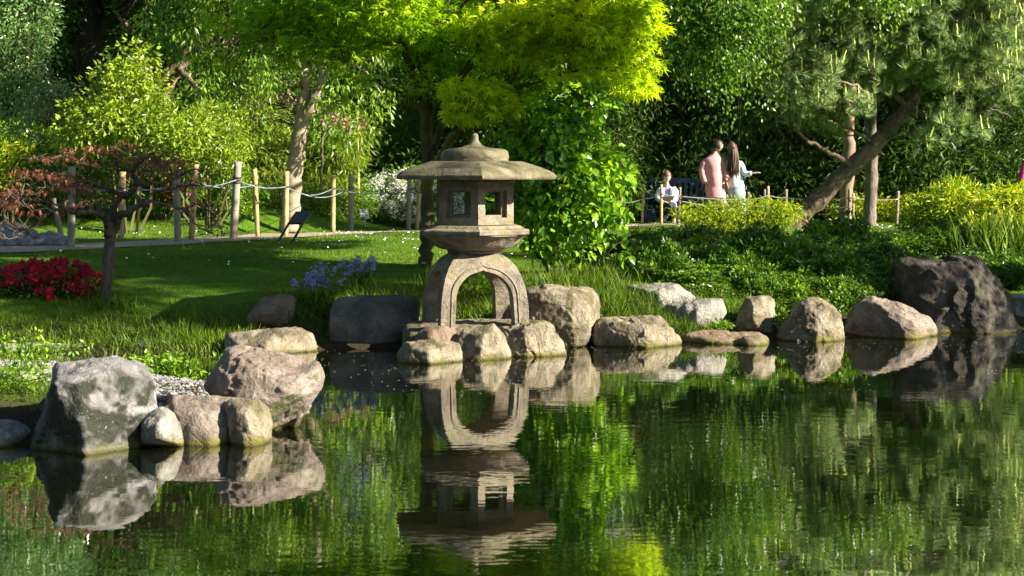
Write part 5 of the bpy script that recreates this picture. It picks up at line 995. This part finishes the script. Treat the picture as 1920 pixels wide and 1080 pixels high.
L = MB(); place(L, T_oval(), pos, rdir(n) * .6 + [0, 0, -.8], rdir(n) * [1, 1, .3], rng.uniform(.05, .085, n), .042, np.clip(np.repeat(rng.random(len(tops)), 26) * .6 + rng.random(n) * .4, 0, 1)); cloud(L, tops, 40, .38, T_oval(), .08, .05, .8, .4, .5, .4); L.build('crown', L_BIRCH, root)

# ------------------------------------------------------------------ big dark trees at the left back
root, nodes, mb = tree('oak_tree', 'massive dark trunk rising at the top left', 'tree', P(165, 420, 31), B_DARK, limbs=[[(160,425,31,.36),(163,300,31,.32),(164,180,31,.29),(165,80,31,.27),(168,0,31,.27),(175,-100,31,.2),(180,-250,31,.1)],[(180,80,31,.10),(200,45,30.8,.10),(225,20,30.6,.08),(260,-20,30.4,.06)],[(160,40,31,.06),(120,20,30.8,.05),(80,30,30.6,.03)]], rough=.1)
mb.build('trunk', B_DARK, root, True); L = MB(); C = ell([(200,-120,220,110,31,3),(100,0,70,50,31.5,1.5),(330,-20,120,60,31.5,2),(250,60,50,40,32,1)], 420, .5); t_ = MB(); connect(t_, C, nodes, .02, .006); t_.build('twigs', B_DARK, root); cloud(L, C, 36, .45, T_oval(), .13, .07, .8, .2); L.build('crown', L_DARK, root)
root, nodes, mb = tree('leaning_tree', 'bare leaning brown limbs rising right behind the cone shaped shrub', 'tree', P(270, 400, 29.5), B_PINE, limbs=[[(250,420,29.5,.2),(272,300,29.5,.19),(290,200,29.5,.18),(315,150,29.5,.16),(340,118,29.5,.14),(362,90,29.5,.13),(395,60,29.5,.11),(425,20,29.5,.09),(450,-60,29.5,.05)],[(285,190,29.5,.12),(272,120,29.5,.10),(262,80,29.6,.08),(240,50,29.6,.06),(215,20,29.6,.04)],[(335,130,29.4,.07),(352,145,29.2,.06),(366,160,29,.05)]], rough=.1)
mb.build('trunk', B_PINE, root, True); L = MB(); C = ell([(400,-40,150,60,29.5,1.6),(330,60,60,30,30,1)], 160, .5); t_ = MB(); connect(t_, C, nodes, .015, .005); t_.build('twigs', B_DARK, root); cloud(L, C, 36, .4, T_oval(), .11, .06, .8, .3); L.build('crown', L_DARK, root)

# ------------------------------------------------------------------ the wood behind: three kinds, copied
def generic(name, label, H_, Rw, m_, bark, nC, per, seed, low=.12, conifer=False):
    q = np.random.default_rng(seed); root = local(name, (0, 0, 0), label, 'tree', 'trees of the wood behind the garden'); mb = MB(); nodes = []
    top = np.array([q.normal() * .4, q.normal() * .4, H_ * .93]); tr = catmull([[0, 0, -.2], [q.normal() * .15, q.normal() * .15, H_ * .35], top * [.6, .6, .72], top], 6); tube(mb, tr, np.linspace(H_ * .026, .03, len(tr)), 10, .1); nodes.extend(tr[4:].tolist())
    for k in range(26):
        h = H_ * (low + (0.93 - low) * (k + q.random()) / 26); a = q.random() * 6.283; w_ = Rw * (1 - h / H_) ** .8 * 1.3 if conifer else Rw * math.sin(min(3.0, .55 + 2.3 * (h / H_))) ; w_ = max(w_, .5) * q.uniform(.7, 1.1); s_ = tr[int(np.clip(h / H_ * len(tr), 1, len(tr) - 2))]
        e_ = s_ + np.array([math.cos(a) * w_, math.sin(a) * w_, (-.15 if conifer else .25) * w_]); b_ = catmull([s_, (s_ + e_) / 2 + [0, 0, .15 * w_], e_], 4); tube(mb, b_, np.linspace(H_ * .008, .012, len(b_)), 6); nodes.extend(b_[1:].tolist())
    mb.build('trunk', bark, root, True); nd = np.array(nodes); C = nd[q.integers(0, len(nd), nC)] + q.normal(0, 1, (nC, 3)) * [.55, .55, .4]
    C = C[C[:, 2] > .3]
    L = MB(); cloud(L, C, per, .5, T_oval() if not conifer else T_lance(), .13 if not conifer else .16, .075 if not conifer else .03, .7, .25, .5, .55); L.build('crown', m_, root); return root
g1 = generic('broadleaf_tree', '', 11, 3.4, L_DARK, B_DARK, 900, 40, 1, .06); g2 = generic('broadleaf_tree', '', 9, 3.0, L_MID, B_DARK, 800, 38, 2, .05); g3 = generic('yew_tree', '', 6.5, 2.3, L_DARK, B_DARK, 800, 40, 3, .02, True)
pr = [g1, g2, g3]
spots = [ # x at px, D, proto, scale, label
 (1160,34.5,2,.85,'dark yew right behind the camellia'),(1290,35.5,2,1.0,'dark yew directly behind the seated woman'),(1400,35,2,.95,'dark yew behind the couple'),(1500,35.5,2,1.0,'dark yew behind the foot of the leaning pine'),(1700,34,2,.9,'dark yew behind the yellow shrubs'),(1810,33,2,1.0,'dark yew near the right edge'),(1930,34,2,1.1,'dark yew cut by the right edge of the picture'),(1610,36,2,.9,'dark yew behind the tan trunk'),
 (1230,40,1,1.05,'leafy tree behind the yews and the bench'),(1380,41,0,1.0,'tall tree over the couple far back'),(1540,40,1,1.15,'leafy tree behind the pine crown'),(1700,41,0,1.05,'tall tree behind the right part of the pine'),(1860,39,1,1.15,'leafy tree at the far right back'),(2020,40,0,1.1,'tall tree just past the right edge'),
 (1060,42,0,1.0,'tall dark tree seen above the camellia'),(920,44,1,1.1,'leafy tree straight behind the lantern'),(760,43,0,.9,'tall dark tree behind the hut'),(620,45,0,1.1,'tall dark tree behind the bamboo'),(470,41,1,.95,'leafy tree behind the cherry crown'),(330,43,0,1.1,'tall dark tree behind the leaning limbs'),(200,38,1,.9,'leafy tree right behind the massive trunk'),(60,37,0,.95,'tall dark tree behind the glossy shrub'),(-80,36,1,1.1,'leafy tree just past the left edge'),
 (870,36,2,.75,'dark yew left of the lantern roof'),(980,36,2,.8,'dark yew between lantern and camellia'),(700,40,2,.8,'dark yew behind the white bush'),(520,37,2,.85,'dark yew behind the bamboo'),(420,33,2,.75,'dark yew behind the feathery shrub'),(300,34,2,.85,'dark yew behind the cone shaped shrub'),(120,32,2,.85,'dark yew at the foot of the massive trunk'),(10,31,2,.8,'dark yew behind the flowering hedge')]
used = set()
for k, (px, D, g, s, lb) in enumerate(spots):
    x_ = (px - CX) / F * D; loc = (x_, D, float(Hh(x_, D)) - .05)
    if g not in used: r_ = pr[g]; r_.location = loc; r_.scale = (s, s, s); r_['label'] = lb; used.add(g)
    else: copy_tree(pr[g], loc, k * 2.1, s, lb, 'trees of the wood behind the garden')
# unseen trees added to shade the lawn and right bank, and more wood behind
GO = 'trees outside the frame'
def off_tree(loc, g, s, lb): copy_tree(pr[g], (loc[0], loc[1], max(float(Hh(loc[0], loc[1])), 0) + loc[2]), loc[0] * 3, s, lb, GO)
bt = thing('broadleaf_tree', (8.6, 14.2, .3), 'leafy tree outside the frame leaning over the right bank', 'tree', GO); mb = MB(); nd_ = []
for l_ in [[(8.6,14.2,.2,.16),(8.4,13.6,2,.14),(8.0,12.8,3.6,.12),(7.4,11.8,4.8,.08),(7.0,11.2,5.6,.04)],[(8.0,12.8,3.6,.06),(8.5,12.4,3.8,.04),(9.2,12.2,4.0,.02)],[(7.4,11.8,4.8,.05),(7.1,10.8,5.8,.03),(7.0,10.2,6.4,.02)],[(7.1,10.8,5.8,.03),(6.9,9.8,6.1,.02),(6.8,8.9,6.1,.01)],[(8.4,13.6,2.6,.05),(9.0,13.9,3.8,.03),(9.5,14.1,4.6,.015)],[(8.2,13.2,2.8,.06),(8.8,12.6,3.0,.03),(9.2,12.0,3.2,.02)]]: limbm(mb, l_, nd_)
mb.build('trunk', B_DARK, bt, True)
ub = np.array([(7.0,10.78,5.5,1.0,.28,.6),(7.0,10.38,5.4,1.0,.28,.8),(6.8,9.5,6.2,.9,.5,.28),(6.8,8.9,6.05,.9,.4,.25),(9.4,14.0,4.6,1.0,.9,.6),(8.9,12.5,3.6,1.1,.7,.8),(9.0,12.2,2.6,.9,.7,.6),(8.3,13.3,4.6,.9,.5,.6)]); vv = ub[:, 3] * ub[:, 4] * ub[:, 5]; kk = rng.choice(len(ub), 560, p=vv / vv.sum()); C = ub[kk, :3] + rdir(560) * rng.random((560, 1)) ** .4 * ub[kk, 3:]  # added crown, placed to shade lawn and right bank but not the lantern
t_ = MB(); connect(t_, C, nd_, .012, .004); t_.build('twigs', B_DARK, bt); L = MB(); cloud(L, C, 30, .35, T_oval(), .11, .06, .8, .3); L.build('crown', L_BIRCH, bt)
off_tree((9.8, 15.8, -.1), 1, (.5, .5, .5), 'leafy tree behind the irises on the right bank')
for k, (x_, y_) in enumerate([(-19, 30), (-16, 22), (19, 38), (-23, 20)]): off_tree((x_, y_, -.1), k % 2, 1.0, ['big tree left of the garden far back','big tree left of the bay shrub','big tree right of the garden far back','second big tree on the left flank'][k])
for k, (x_, y_) in enumerate([(-15, 3), (-14.5, 9), (-15.5, -4), (-8, -10), (0, -11), (8, -11)]): off_tree((x_, y_, -.1), (0, 1)[k % 2], 1.0, ['big tree on the left bank of the pond level with the camera','big tree on the left bank beside the islet','big tree on the left bank behind the camera','first tree on the bank behind the camera','middle tree on the bank behind the camera','last tree on the bank behind the camera'][k])  # unseen trees added to block sky light from the left and behind
# far curtain of the wood, one mass
L = MB(); n = 3000; x = rng.uniform(-34, 34, n); y = rng.uniform(47, 58, n); z = rng.random(n) ** .8 * (7.4 + 2.5 * n2(x, y, .16, 3, 91)) + .4
cloud(L, np.stack([x, y, z], 1), 22, .8, T_oval(), .30, .18, .7, .2, .5, .5); tag(L.build('far_woodland', L_DARK), kind='stuff')
L = MB(); n = 1500; x = rng.uniform(-15, 15, n); y = rng.uniform(33.5, 46, n); z = Hh(x, y) + rng.random(n) * 1.6; cloud(L, np.stack([x, y, z], 1), 22, .45, T_oval(), .13, .07, .8, .1); tag(L.build('undergrowth', L_DARK), kind='stuff')
# ------------------------------------------------------------------ people
M_SKIN = plain('skin', (.50, .29, .20), .55, .06, 8); M_SKINP = plain('pale_skin', (.62, .42, .34), .55, .06, 8)
M_SHIRT = plain('pink_shirt', (.62, .30, .31), .85, .08, 30); M_TROU = plain('grey_trousers', (.22, .20, .17), .85, .15, 30); M_JACK = plain('pale_blue_jacket', (.55, .66, .66), .85, .08, 30); M_JEAN = plain('light_jeans', (.28, .42, .48), .85, .15, 30)
M_HAIRD = plain('dark_hair', (.025, .017, .013), .5, .3, 60); M_HAIRB = plain('brown_hair', (.07, .035, .02), .5, .4, 60); M_HAIRG = plain('auburn_hair', (.16, .07, .035), .5, .3, 60)
M_TOP = plain('lavender_top', (.26, .28, .52), .8, .08, 30); M_LEGG = plain('black_leggings', (.02, .02, .025), .7, .1, 30); M_SHORT = plain('pale_blue_shorts', (.35, .48, .62), .8, .1, 30); M_SHOE = plain('white_shoe', (.6, .6, .6), .6, .05); M_SHOED = plain('dark_shoe', (.03, .03, .03), .6, .05); M_DRESS = plain('white_dress', (.72, .74, .78), .85, .04, 30); M_SLEEVE = plain('white_shirt', (.66, .66, .68), .85, .04, 30)
M_LIP = plain('lips', (.40, .14, .12), .5, .05); M_EYE = plain('dark_eye', (.02, .015, .012), .3, .05); M_BOOK = plain('book_page', (.6, .58, .5), .8, .05); M_BAG = plain('black_bag', (.02, .025, .035), .6, .2)
def skin(name, verts, edges, radii, m_, parent, root_i=0, sub=1):
    me = bpy.data.meshes.new(name); me.from_pydata([list(map(float, v)) for v in verts], edges, []); o_ = bpy.data.objects.new(name, me); COL.objects.link(o_)
    md = o_.modifiers.new('s', 'SKIN'); md.use_smooth_shade = True
    for i, r_ in enumerate(radii):
        sv = me.skin_vertices[0].data[i]; sv.radius = (r_ if hasattr(r_, '__len__') else (r_, r_)); sv.use_root = (i == root_i)
    ms = o_.modifiers.new('u', 'SUBSURF'); ms.levels = sub; ms.render_levels = sub
    dg = bpy.context.evaluated_depsgraph_get(); m2 = bpy.data.meshes.new_from_object(o_.evaluated_get(dg)); bpy.data.objects.remove(o_)
    for p_ in m2.polygons: p_.use_smooth = True
    m2.materials.clear(); m2.materials.append(m_); return link(name, m2, parent)
def head(parent, c, r_, face, m_, hair, hairlen=0, hm=None, bun=False, look=(0, 0, 0)):
    """head with face toward unit vector face; hair cap and optional long hair"""
    f = nrm(np.array(face, float)); up = np.array([0, 0, 1.]); s = nrm(np.cross(up, f)); up2 = np.cross(f, s); d, fc = ICO[3]
    loc = np.stack([d @ np.eye(3)[0], d[:, 1], d[:, 2]], 1)
    v = d.copy(); x_, y_, z_ = v[:, 0], v[:, 1], v[:, 2]     # x side, y forward, z up
    jaw = np.where(z_ < 0, 1 - .28 * np.maximum(-z_, 0) ** 1.3, 1); X = x_ * .78 * jaw; Y = y_ * .95 * np.where((z_ < -.2) & (y_ < 0), .75, 1) ; Z = z_ * 1.12
    nose = np.exp(-((x_ / .13) ** 2 + ((z_ + .12) / .2) ** 2)) * (y_ > 0) * .16; brow = -np.exp(-(((np.abs(x_) - .3) / .16) ** 2 + ((z_ - .08) / .13) ** 2)) * (y_ > 0) * .09; chin = np.exp(-((x_ / .25) ** 2 + ((z_ + .85) / .2) ** 2)) * (y_ > -.2) * .10
    Y = Y + nose + brow + chin
    W = c + (s * X[:, None] + f * Y[:, None] + up2 * Z[:, None]) * r_
    mb = MB(); mb.add(W, fc, .5)
    for sg in (-1, 1):
        e_ = MB(); k = d * [.08, .16, .2] ; e_w = c + (s * (k[:, 0] + sg * .80)[:, None] + f * (k[:, 1] - .02)[:, None] + up2 * (k[:, 2] - .05)[:, None]) * r_; mb.add(e_w, fc, .5)
    mb.build('head', m_, parent, True)
    for sg in (-1, 1): b_ = MB(); k = d * [.11, .05, .06]; b_.add(c + (s * (k[:, 0] + sg * .30)[:, None] + f * (k[:, 1] + .86)[:, None] + up2 * (k[:, 2] + .06)[:, None]) * r_, fc, .5); b_.build('eye', M_EYE, parent, True)
    b_ = MB(); k = d * [.20, .05, .05]; b_.add(c + (s * k[:, 0][:, None] + f * (k[:, 1] + .88)[:, None] + up2 * (k[:, 2] - .48)[:, None]) * r_, fc, .5); b_.build('mouth', M_LIP, parent, True)
    hv = d * np.array([.88, 1.06, 1.22]); hv[:, 1] -= .10; hv[:, 2] += .06; keep = np.array([not ((hv[t_, 1].mean() > .18 and hv[t_, 2].mean() < .52)) and hv[t_, 2].mean() > -.62 for t_ in fc])
    b_ = MB(); b_.add(c + (s * hv[:, :1] + f * hv[:, 1:2] + up2 * hv[:, 2:3]) * r_ * (1 + fbm(d * 5, 2, 4)[:, None] * .03), fc[keep], .5)
    if bun: k = d * .42; b_.add(c + (s * k[:, :1] + f * (k[:, 1:2] - .95) + up2 * (k[:, 2:3] + .65)) * r_, fc, .5)
    if hairlen:
        for j in range(150):
            a_ = rng.uniform(-1, 1); st = c + (s * a_ * .8 - f * (.55 + .45 * (1 - abs(a_))) + up2 * rng.uniform(.0, .6)) * r_; en = st + np.array([rng.normal(0, .035) , rng.normal(0, .02), -hairlen * rng.uniform(.75, 1.05)]) - f * rng.uniform(.0, .06); tube(b_, catmull([st, (st + en) / 2 - f * .03 + rng.normal(0, .012, 3), en], 3), np.array([.014, .014, .013, .012, .010, .007, .003]), 4)
    b_.build('hair', hm or hair, parent, True)
def hand(parent, wrist, d, palm_n, m_, L_=.17, spread=.25, bend=.35):
    d = nrm(np.array(d, float)); n_ = nrm(np.array(palm_n, float)); n_ = nrm(n_ - d * (n_ @ d)); s = np.cross(d, n_); mb = MB()
    w = np.array(wrist, float); pts = np.array([w, w + d * L_ * .25, w + d * L_ * .5]); 
    b_ = ICO[2][0] * np.array([.038, .052, .016]); mb.add(w + d * L_ * .28 + d * b_[:, 1:2] + s * b_[:, :1] + n_ * b_[:, 2:3], ICO[2][1], .5)
    for k, (o_, l_) in enumerate(((-.027, .36), (-.009, .44), (.009, .41), (.026, .32))):
        st = w + d * L_ * .48 + s * o_; dd = nrm(d + s * o_ * spread * 12); p1 = st + dd * L_ * l_ * .5; p2 = p1 + (dd - n_ * bend) * L_ * l_ * .45; tube(mb, catmull([st - d * .02, p1, p2], 3), np.linspace(.0095, .006, 7), 6)
    st = w + d * L_ * .18 - s * .03; tube(mb, catmull([st, st + (d * .6 - s * .8) * L_ * .22, st + (d * .9 - s * .7) * L_ * .42], 3), np.linspace(.011, .007, 7), 6)
    return mb
PD = 31.0
def Q(px, py, dd=0.0): return P(px, py, PD + dd)
def garment(name, rings, tubes, m_, parent, fold=.012, seed=0):
    """rings: (point, rx, ry) up the trunk; tubes: lists of (point, r) for sleeves or legs"""
    mb = MB(); n = 20; a = np.linspace(0, 2 * np.pi, n, endpoint=False)
    if rings:
        q = catmull([[*r_[0], r_[1], r_[2]] for r_ in rings], 5); V = []
        for k, r_ in enumerate(q):
            fd = 1 + fbm(np.stack([np.cos(a) * 1.6 + seed, np.sin(a) * 1.6, a * 0 + r_[2] * 7], 1), 3, seed) * fold / .15
            V.append(np.stack([r_[0] + np.cos(a) * r_[3] * fd, r_[1] + np.sin(a) * r_[4] * fd, a * 0 + r_[2]], 1))
        loft(mb, V) if V[0][0, 2] < V[-1][0, 2] else loft(mb, V[::-1])
    for t_ in tubes:
        q = catmull([[*p_, r_] for p_, r_ in t_], 5); tube(mb, q[:, :3], q[:, 3] * (1 + fbm(q[:, :3] * 9, 2, seed + 3) * .10), 14)
    return mb.build(name, m_, parent, True)
# --- man in a pink shirt, back to us
man = thing('person', Q(1352, 425), 'person with dark hair in a loose pink shirt and grey trousers seen from behind', 'person')
v = [Q(1343,362), Q(1340,335), Q(1338,305), Q(1339,293), Q(1342,283), Q(1326,300), Q(1319,322,-.02), Q(1325,347,-.06), Q(1352,300), Q(1360,318,-.06), Q(1362,340,-.12), Q(1335,368), Q(1346,395,.05), Q(1350,420,.1), Q(1352,368), Q(1358,395,-.1), Q(1358,421,-.05)]
e = [(0,1),(1,2),(2,3),(3,4),(2,5),(5,6),(6,7),(2,8),(8,9),(9,10),(0,11),(11,12),(12,13),(0,14),(14,15),(15,16)]
skin('body', v, e, [(.10,.08),(.10,.08),(.10,.07),.052,.05,.045,.038,.03,.045,.038,.03,.07,.05,.04,.07,.05,.04], M_SKIN, man)
garment('shirt', [(Q(1343,371),.205,.135),(Q(1342,362),.205,.14),(Q(1341,345),.195,.14),(Q(1339,325),.20,.135),(Q(1338,308),.215,.125),(Q(1338,300),.205,.11),(Q(1339,294),.135,.09),(Q(1340,289.5),.075,.07),(Q(1340.5,287.5),.068,.065)], [[(Q(1328,303),.045),(Q(1321,307),.068),(Q(1318,315),.07),(Q(1317,325,-.02),.07),(Q(1322,342,-.05),.06)], [(Q(1349,303),.045),(Q(1356,307),.068),(Q(1360,314),.07),(Q(1362,323,-.04),.068),(Q(1363,334,-.1),.06)]], M_SHIRT, man, .016, 3)
garment('trousers', [(Q(1347,381),.16,.12),(Q(1345,374),.18,.13),(Q(1343,362),.17,.125)], [[(Q(1339,374),.105),(Q(1343,395,.04),.088),(Q(1349,420,.1),.075)], [(Q(1351,374),.105),(Q(1357,395,-.08),.088),(Q(1359,420,-.05),.075)]], M_TROU, man, .012, 5)
for x_, dd in ((1351, .1), (1361, -.05)): b_ = MB(); d_, f_ = ICO[3]; b_.add(Q(x_, 422.5, dd - .05) + d_ * [.055, .13, .05], f_, .5); b_.build('shoe', M_SHOED, man, True)
head(man, Q(1347,274), .100, (.85, .35, -.2), M_SKIN, M_HAIRD)
hand(man, Q(1362,341,-.12), (.3, .1, -1), (1, 0, 0), M_SKIN).build('hand', M_SKIN, man, True); hand(man, Q(1326,348,-.06), (.2, .1, -1), (1, 0, 0), M_SKIN).build('hand', M_SKIN, man, True)
# --- woman with long hair, pointing
wo_ = thing('person', Q(1382, 425), 'person with long dark hair in a pale blue jacket stretching out one arm', 'person')
v = [Q(1379,350), Q(1377,330), Q(1375,308), Q(1373,297), Q(1371,288), Q(1387,304,-.02), Q(1393,323,-.05), Q(1411,325,-.12), Q(1364,304,.02), Q(1361,325,.05), Q(1363,345,.1), Q(1373,362), Q(1378,392,.05), Q(1384,420,.1), Q(1385,362), Q(1391,392,-.08), Q(1395,421,0)]
skin('body', v, e, [(.09,.07),(.08,.06),(.08,.06),.045,.042,.04,.032,.026,.04,.032,.026,.06,.045,.035,.06,.045,.035], M_SKINP, wo_)
garment('jacket', [(Q(1380,352),.175,.125),(Q(1379,342),.165,.12),(Q(1377,326),.15,.11),(Q(1376,311),.165,.105),(Q(1375,304),.155,.09),(Q(1374,299),.09,.07),(Q(1373,296),.055,.055)], [[(Q(1386,305),.06),(Q(1391,314,-.03),.062),(Q(1395,324,-.05),.058),(Q(1402,326,-.08),.052),(Q(1409,325,-.12),.046)], [(Q(1364,305,.02),.06),(Q(1360,316,.03),.06),(Q(1360,328,.05),.056),(Q(1362,342,.09),.045)]], M_JACK, wo_, .014, 8)
garment('jeans', [(Q(1383,372),.15,.115),(Q(1381,362),.172,.125),(Q(1380,349),.15,.11)], [[(Q(1376,365),.10),(Q(1378,390,.04),.085),(Q(1384,420,.1),.085)], [(Q(1386,365),.10),(Q(1391,390,-.07),.085),(Q(1396,420,0),.085)]], M_JEAN, wo_, .010, 9)
for x_, dd in ((1384, .1), (1397, 0)): b_ = MB(); d_, f_ = ICO[3]; b_.add(Q(x_, 422.5, dd - .05) + d_ * [.05, .12, .045], f_, .5); b_.build('shoe', M_SHOE, wo_, True)
head(wo_, Q(1371,277), .097, (-.3, .9, -.1), M_SKINP, M_HAIRB, .60)
hand(wo_, Q(1410,325,-.12), (1, -.05, .12), (0, 0, 1), M_SKINP, .18, .4).build('hand', M_SKINP, wo_, True); hand(wo_, Q(1363,345,.1), (0, .2, -1), (1, 0, 0), M_SKINP).build('hand', M_SKINP, wo_, True)
# --- woman seated reading
PD = 32.0
se = thing('person', Q(1251, 423), 'person in a lavender top sitting on the bench and looking down at a book', 'person')
v = [Q(1251,386,.15), Q(1251,370,.15), Q(1250,355,.12), Q(1250,347,.08), Q(1250,340,.02), Q(1238,355,.1), Q(1233,372,0), Q(1244,378,-.3), Q(1264,355,.1), Q(1268,371,0), Q(1258,378,-.3), Q(1246,387,.05), Q(1256,384,-.38), Q(1247,412,-.42), Q(1257,387,.05), Q(1261,386,-.34), Q(1264,420,-.25)]
skin('body', v, e, [(.09,.07),(.08,.06),(.09,.06),.045,.042,.042,.034,.026,.042,.034,.026,.07,.05,.035,.07,.05,.035], M_SKINP, se)
garment('top', [(Q(1251,388,.15),.15,.12),(Q(1251,376,.15),.14,.115),(Q(1250,364,.13),.15,.11),(Q(1250,356,.12),.15,.095),(Q(1250,351,.1),.10,.075)], [], M_TOP, se, .01, 12)
garment('cardigan', [], [[(Q(1240,353,.1),.055),(Q(1235,361,.06),.058),(Q(1233,371,0),.052),(Q(1237,376,-.15),.045),(Q(1242,378,-.27),.04)], [(Q(1262,353,.1),.055),(Q(1267,361,.06),.058),(Q(1268,370,0),.052),(Q(1264,376,-.15),.045),(Q(1259,378,-.27),.04)], [(Q(1243,352,.0),.035),(Q(1241,366,-.0),.04),(Q(1242,384,.0),.045)], [(Q(1259,352,.0),.035),(Q(1261,366,.0),.04),(Q(1260,384,.0),.045)]], M_SLEEVE, se, .01, 14)
garment('leggings', [], [[(Q(1246,387,.08),.09),(Q(1251,385,-.2),.085),(Q(1256,385,-.38),.072),(Q(1253,395,-.42),.06),(Q(1249,404,-.44),.05)], [(Q(1257,387,.05),.09),(Q(1260,386,-.2),.082),(Q(1262,387,-.36),.07),(Q(1263,398,-.32),.06),(Q(1264,408,-.28),.05)]], M_LEGG, se, .01, 15)
garment('shorts', [], [[(Q(1246,387,.16),.11),(Q(1249,385.5,-.05),.105),(Q(1252,385,-.16),.098)], [(Q(1257,387,.14),.11),(Q(1259,386,-.02),.10),(Q(1260,386,-.12),.095)]], M_SHORT, se, .01, 16)
for c_ in (Q(1245,414,-.5), Q(1264,423,-.32)): b_ = MB(); d_, f_ = ICO[3]; b_.add(c_ + d_ * [.048, .12, .045], f_, .5); b_.build('shoe', M_SHOE, se, True)
head(se, Q(1250.5,331.5,-.02), .098, (.05, -1, -.5), M_SKINP, M_HAIRG, 0, None, True)
for c_, d_ in ((Q(1244,378,-.3), (.5, -.6, -.1)), (Q(1258,378,-.3), (-.5, -.6, -.1))): hand(se, c_, d_, (0, 0, 1), M_SKINP, .16).build('hand', M_SKINP, se, True)
bk = thing('book', Q(1251,378,-.42), 'open book held in the lap of the seated woman', 'book')
for sg in (-1, 1): b_ = MB(); c_ = Q(1251, 377, -.42); quadbox(b_, [c_, c_ + [sg * .12, 0, .03], c_ + [sg * .12, -.14, .11], c_ + [0, -.14, .08]][::sg], .012); b_.build('page_block', M_BOOK, bk)
# bag beside the bench
bg2 = thing('backpack', Q(1219, 423), 'black backpack leaning on the bench leg left of the seated woman', 'bag'); d_, f_ = ICO[5]
dd_ = np.sign(d_) * np.abs(d_) ** .6; b_ = MB(); b_.add(Q(1219, 408, -.25) + dd_ * [.13, .10, .17], f_, .5); b_.build('body', M_BAG, bg2, True); b_ = MB(); b_.add(Q(1219, 412, -.34) + dd_ * [.10, .05, .09], f_, .5); b_.build('front_pocket', M_BAG, bg2, True)
for sg in (-1, 1): b_ = MB(); c_ = Q(1219, 402, -.33); tube(b_, catmull([c_ + [sg * .05, 0, .13], c_ + [sg * .09, -.04, .02], c_ + [sg * .09, -.02, -.12]], 4), .012, 6); b_.build('strap', plain('blue_strap', (.05, .12, .25), .7), bg2, True)
# woman in white at the right edge
PD = 29.5
rw = thing('person', Q(1940, 430), 'person in a white dress partly cut off by the right edge', 'person')
v = [Q(1940,345), Q(1940,325), Q(1940,305), Q(1940,292), Q(1940,284), Q(1926,305,-.02), Q(1922,328,-.05), Q(1918,345,-.15), Q(1955,305), Q(1958,328), Q(1960,345,-.1), Q(1933,360), Q(1934,392), Q(1934,424), Q(1948,360), Q(1948,392), Q(1948,424)]
skin('body', v, e, [(.13,.10),(.11,.09),(.12,.085),.05,.045,.05,.038,.03,.05,.038,.03,.09,.055,.04,.09,.055,.04], M_SKINP, rw)
garment('dress', [(Q(1934,394),.36,.28),(Q(1935,370),.30,.24),(Q(1937,345),.22,.18),(Q(1939,325),.15,.12),(Q(1940,308),.165,.11),(Q(1940,299),.10,.07)], [], M_DRESS, rw, .02, 20)
head(rw, Q(1940,273), .105, (-.6, -.8, 0), M_SKINP, M_HAIRB, .3)
garment('shawl', [], [[(Q(1928,303),.065),(Q(1921,315,-.04),.07),(Q(1918,328,-.06),.065),(Q(1917,340,-.12),.05)]], plain('magenta_cloth', (.40, .03, .18), .8), rw, .01, 21)
hand(rw, Q(1918,346,-.15), (0, .1, -1), (1, 0, 0), M_SKINP).build('hand', M_SKINP, rw, True); hand(rw, Q(1960,346,-.1), (0, .1, -1), (1, 0, 0), M_SKINP).build('hand', M_SKINP, rw, True)
for x_ in (1934, 1948): b_ = MB(); d_, f_ = ICO[3]; b_.add(Q(x_, 427, -.05) + d_ * [.045, .12, .045], f_, .5); b_.build('shoe', M_SHOE, rw, True)
for o_ in list(bpy.data.objects):
    if '_w' in o_: del o_['_w']
for o_ in bpy.data.objects:
    if o_.name.split('.')[0] in ('twigs', 'stems'): o_['kind'] = 'stuff'
for m_ in list(bpy.data.meshes):
    if m_.users == 0: bpy.data.meshes.remove(m_)
